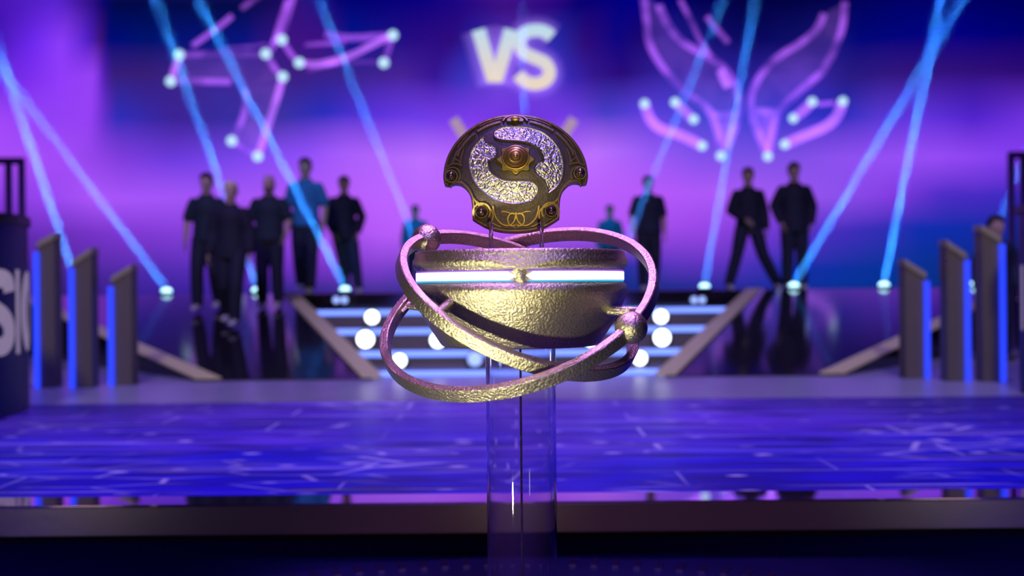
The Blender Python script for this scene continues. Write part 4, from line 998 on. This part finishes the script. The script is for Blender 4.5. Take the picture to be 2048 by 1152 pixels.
    for s in 'LR':
        a_ = Vector(J['ank' + s]) - Vector((0, 0, .085)); bm = bmesh.new(); n = 16; loops = []
        for (y_, wx, hz) in ((.085, .018, .045), (.075, .034, .075), (.03, .040, .088), (-.03, .042, .080), (-.09, .047, .060), (-.14, .046, .048), (-.175, .034, .038), (-.19, .014, .026)):
            loops.append([a_ + Vector((wx * math.copysign(abs(math.cos(q)) ** .6, math.cos(q)), y_, max(0.0, hz * .5 + hz * .5 * math.copysign(abs(math.sin(q)) ** .6, math.sin(q))))) for q in [2 * PI * i / n for i in range(n)]])
        rings(bm, loops); fixn(bm); put('shoe', bm, shoes)
    if hair:
        bm = headpart([(1.605, .073, .060, .045), (1.64, .083, .088, .022), (1.672, .085, .106, .006), (1.705, .080, .104, .002), (1.738, .062, .080, .004), (1.762, .032, .045, .006), (1.768, .01, .015, .006)], 32)
        bmesh.ops.subdivide_edges(bm, edges=bm.edges[:], cuts=2, use_grid_fill=True)
        for v_ in bm.verts:
            v_.co += (v_.co - Vector((0, 0, 1.66))).normalized() * (noise.noise(v_.co * 38) * .010 + noise.noise(v_.co * 15) * .006)
            if v_.co.y < -.05 and v_.co.z < 1.685: v_.co.y += .045
        put('hair', bm, hair)
    if beard:
        bm = headpart([(1.505, .030, .036, -.054), (1.522, .052, .066, -.034), (1.548, .066, .088, -.016), (1.575, .073, .092, -.002), (1.60, .076, .060, .03)], 24)
        for v_ in bm.verts: v_.co += (v_.co - Vector((0, 0, 1.56))).normalized() * (noise.noise(v_.co * 60) * .006)
        put('beard', bm, beard_m)
    for s in (-1, 1):
        bm = bmesh.new(); sphere(bm, hs @ Vector((s * .030, -.086, 1.628)), (.013, .010, .008), 12); put('eye', bm, eye_m)
    return t
def zr(Y): return ZM + 0.012 + (ZP - ZM - 0.012) * max(0, min(1, (Y - D2) / (D3 - D2)))
def foot_z(Y, py):
    return zr(Y) if Y < D3 else ZP
def place(px, top, Y, label, zfloor=None, **kw):
    zf = zfloor if zfloor is not None else foot_z(Y, 0) + (0.022 if Y < D3 else 0.003); H = P(px, top, Y).z - zf
    print('person', px, 'H=%.2f' % H, 'feet py', to_px(Vector((P(px, 600, Y).x, Y, zf)))[1])
    person(px, Y, zf, H, label, **kw)
walk1 = dict(kneeL=(-.10, -.10, .50), ankL=(-.10, -.10, .085), kneeR=(.10, -.02, .48), ankR=(.10, .16, .12))
walk2 = dict(kneeR=(.09, -.12, .50), ankR=(.07, -.12, .085), kneeL=(-.09, .0, .48), ankL=(-.10, .18, .13))
place(415, 347, 12.95, 'person with dark hair in dark short sleeved polo, outermost beside the blond walker', pose=dict(walk1, elL=(-.25, .0, 1.15), wrL=(-.25, -.08, .90), elR=(.24, .02, 1.15), wrR=(.22, -.05, .92)), shirt=dgreen, sleeve='short', shoes=shoe_w)
place(463, 364, 12.0, 'person with blond hair in dark jacket walking down the ramp, frontmost of the walkers', pose=dict(walk2, wrL=(-.25, -.06, .88)), hair=hair_b, shirt=blackc, shoes=shoe_w, hem=.80)
place(540, 350, 13.1, 'bald bearded person in dark shirt walking down the ramp under the star emblem', pose=dict(elR=(.27, .0, 1.16), wrR=(.24, -.12, .96), elL=(-.26, .0, 1.16), wrL=(-.25, -.05, .92)), hair=None, beard=True, shirt=dgreen, sleeve='short', shoes=shoe_w, bulk=1.1)
place(613, 317, 14.65, 'tall person with dark hair in short sleeved shirt tinted beam blue, behind the bald walker', pose=dict(walk2, elR=(.25, .02, 1.14), wrR=(.23, -.02, .88)), shirt=beam_blue, sleeve='short', shoes=shoe_w)
place(690, 353, 15.6, 'person in loose dark jacket and blue trousers stepping sideways at the stair top', pose=dict(wrR=(.20, -.06, .92), elR=(.27, .05, 1.15), wrL=(-.18, -.06, .92), elL=(-.25, .05, 1.14), kneeR=(.15, -.04, .5), ankR=(.20, .02, .085), kneeL=(-.02, .02, .5), ankL=(.02, .10, .10)), shirt=navy, trousers=denim, hem=.78, turn=.25, shoes=shoe_w)
place(832, 411, 20.5, 'small far person in shirt tinted beam blue behind the ball on the upper end of the ring', shirt=beam_blue, bulk=1.05)
place(1221, 411, 20.5, 'small far person in shirt tinted beam blue beside the broad walker, behind the ring and bowl rim', shirt=beam_blue, bulk=1.05)
place(1298, 352, 15.4, 'broad person in dark short sleeved shirt standing just beside the ring under the petal emblem', pose=dict(walk1, elL=(-.25, .0, 1.15), wrL=(-.24, -.02, .90)), shirt=navy, sleeve='short', bulk=1.12, shoes=shoe_w)
place(1498, 336, 14.9, 'person in dark jacket with legs wide apart in a long stride', pose=dict(kneeL=(-.18, -.06, .50), ankL=(-.29, -.04, .085), kneeR=(.20, -.02, .50), ankR=(.42, .05, .085), wrL=(-.10, -.16, 1.0), elL=(-.25, .02, 1.14), hipL=(-.09, 0, .88), hipR=(.10, 0, .88)), shirt=blackc, headturn=-.3, shoes=shoe_w)
place(1590, 326, 14.7, 'person in long dark jacket with hands by the pockets, next to the striding walker', pose=dict(wrL=(-.21, -.06, .94), elL=(-.27, .04, 1.16), wrR=(.22, -.06, .92), elR=(.27, .04, 1.15)), shirt=blackc, hem=.78, shoes=shoe_w, bulk=1.05)
place(1993, 432, 11.2, 'dark person half hidden behind a tall slanted pillar, only head and shoulder showing', zfloor=ZM, shirt=navy, headturn=.4)

# ================================================================== LIGHTS
def spot(name, loc, tgt, col, e, size=40, blend=0.4, rad=0.08):
    ld = bpy.data.lights.new(name, 'SPOT'); ld.color = col; ld.energy = e; ld.spot_size = math.radians(size); ld.spot_blend = blend; ld.shadow_soft_size = rad
    o = bpy.data.objects.new(name, ld); COL.objects.link(o); o.location = loc
    o.rotation_euler = (Vector(tgt) - Vector(loc)).to_track_quat('-Z', 'Y').to_euler(); return o
T0 = (AX, DT, 1.1)
spot('warm_floor_spot', (-0.95, 0.75, 0.22), (AX, DT, 0.86), (1.0, 0.91, 0.62), 245, 31, 0.9, 0.06)
spot('warm_side_spot', (0.2, -0.2, 0.80), (AX, DT, 1.35), (1.0, 0.82, 0.30), 95, 12, 0.35, 0.10)
spot('violet_top_spot', (0.25, 3.3, 4.2), (AX, DT, 1.1), (0.62, 0.22, 1.0), 600, 40, 0.4, 0.15)
spot('violet_top_spot', (-0.5, 1.5, 4.4), (AX, DT, 1.2), (0.70, 0.24, 1.0), 390, 40, 0.4, 0.15)
spot('blue_front_spot', (0.2, 0.2, 3.6), (AX, DT, 1.35), (0.20, 0.15, 1.0), 260, 24, 0.5, 0.35)
spot('warm_fascia_fill', (0.0, 2.9, 0.1), (0.0, D1, 0.2), (1.0, 0.75, 0.45), 5, 130, 0.7, 0.2)  # added unseen fill to warm the middle of the fascia
for x_ in (-2.6, 2.6):
    spot('warm_fascia_fill', (x_, 1.9, 0.12), (x_ * 0.75, D1, 0.2), (1.0, 0.78, 0.5), 20, 110, 0.7, 0.2)  # added unseen fills that bring out the brown fascia
    spot('blue_floor_fill', (x_, 2.6, 0.5), (x_ * 0.8, 3.7, 0.0), (0.12, 0.07, 1.0), 60, 80, 0.7, 0.2)  # added unseen fill that turns the lower floor bluer
spot('house_spot', (-2.6, 2.2, 6.0), (-2.2, 11.5, 0.5), (1.0, 0.86, 0.62), 800, 48, 0.6, 0.3)
spot('house_spot', (2.6, 2.2, 6.0), (2.2, 11.5, 0.5), (1.0, 0.86, 0.62), 800, 48, 0.6, 0.3)
spot('violet_fill', (-3.5, 8.0, 7.0), (-3.0, 11.0, 0.5), (0.32, 0.22, 1.0), 1250, 80, 0.6, 0.3)  # added overhead fills, tinting the grey floor band and walkers violet
spot('violet_fill', (3.5, 8.0, 7.0), (3.0, 11.0, 0.5), (0.32, 0.22, 1.0), 1250, 80, 0.6, 0.3)
spot('blue_walker_fill', (0.0, 14.8, 7.0), (0.0, 20.6, 2.2), (0.05, 0.5, 1.0), 1500, 50, 0.5, 0.2)  # added fill that turns the far walkers blue
spot('blue_walker_fill', (-2.0, 12.0, 6.5), (-2.85, 14.6, 2.4), (0.08, 0.45, 1.0), 260, 14, 0.7, 0.2)  # added fill, bluing the tall walker as the beam would
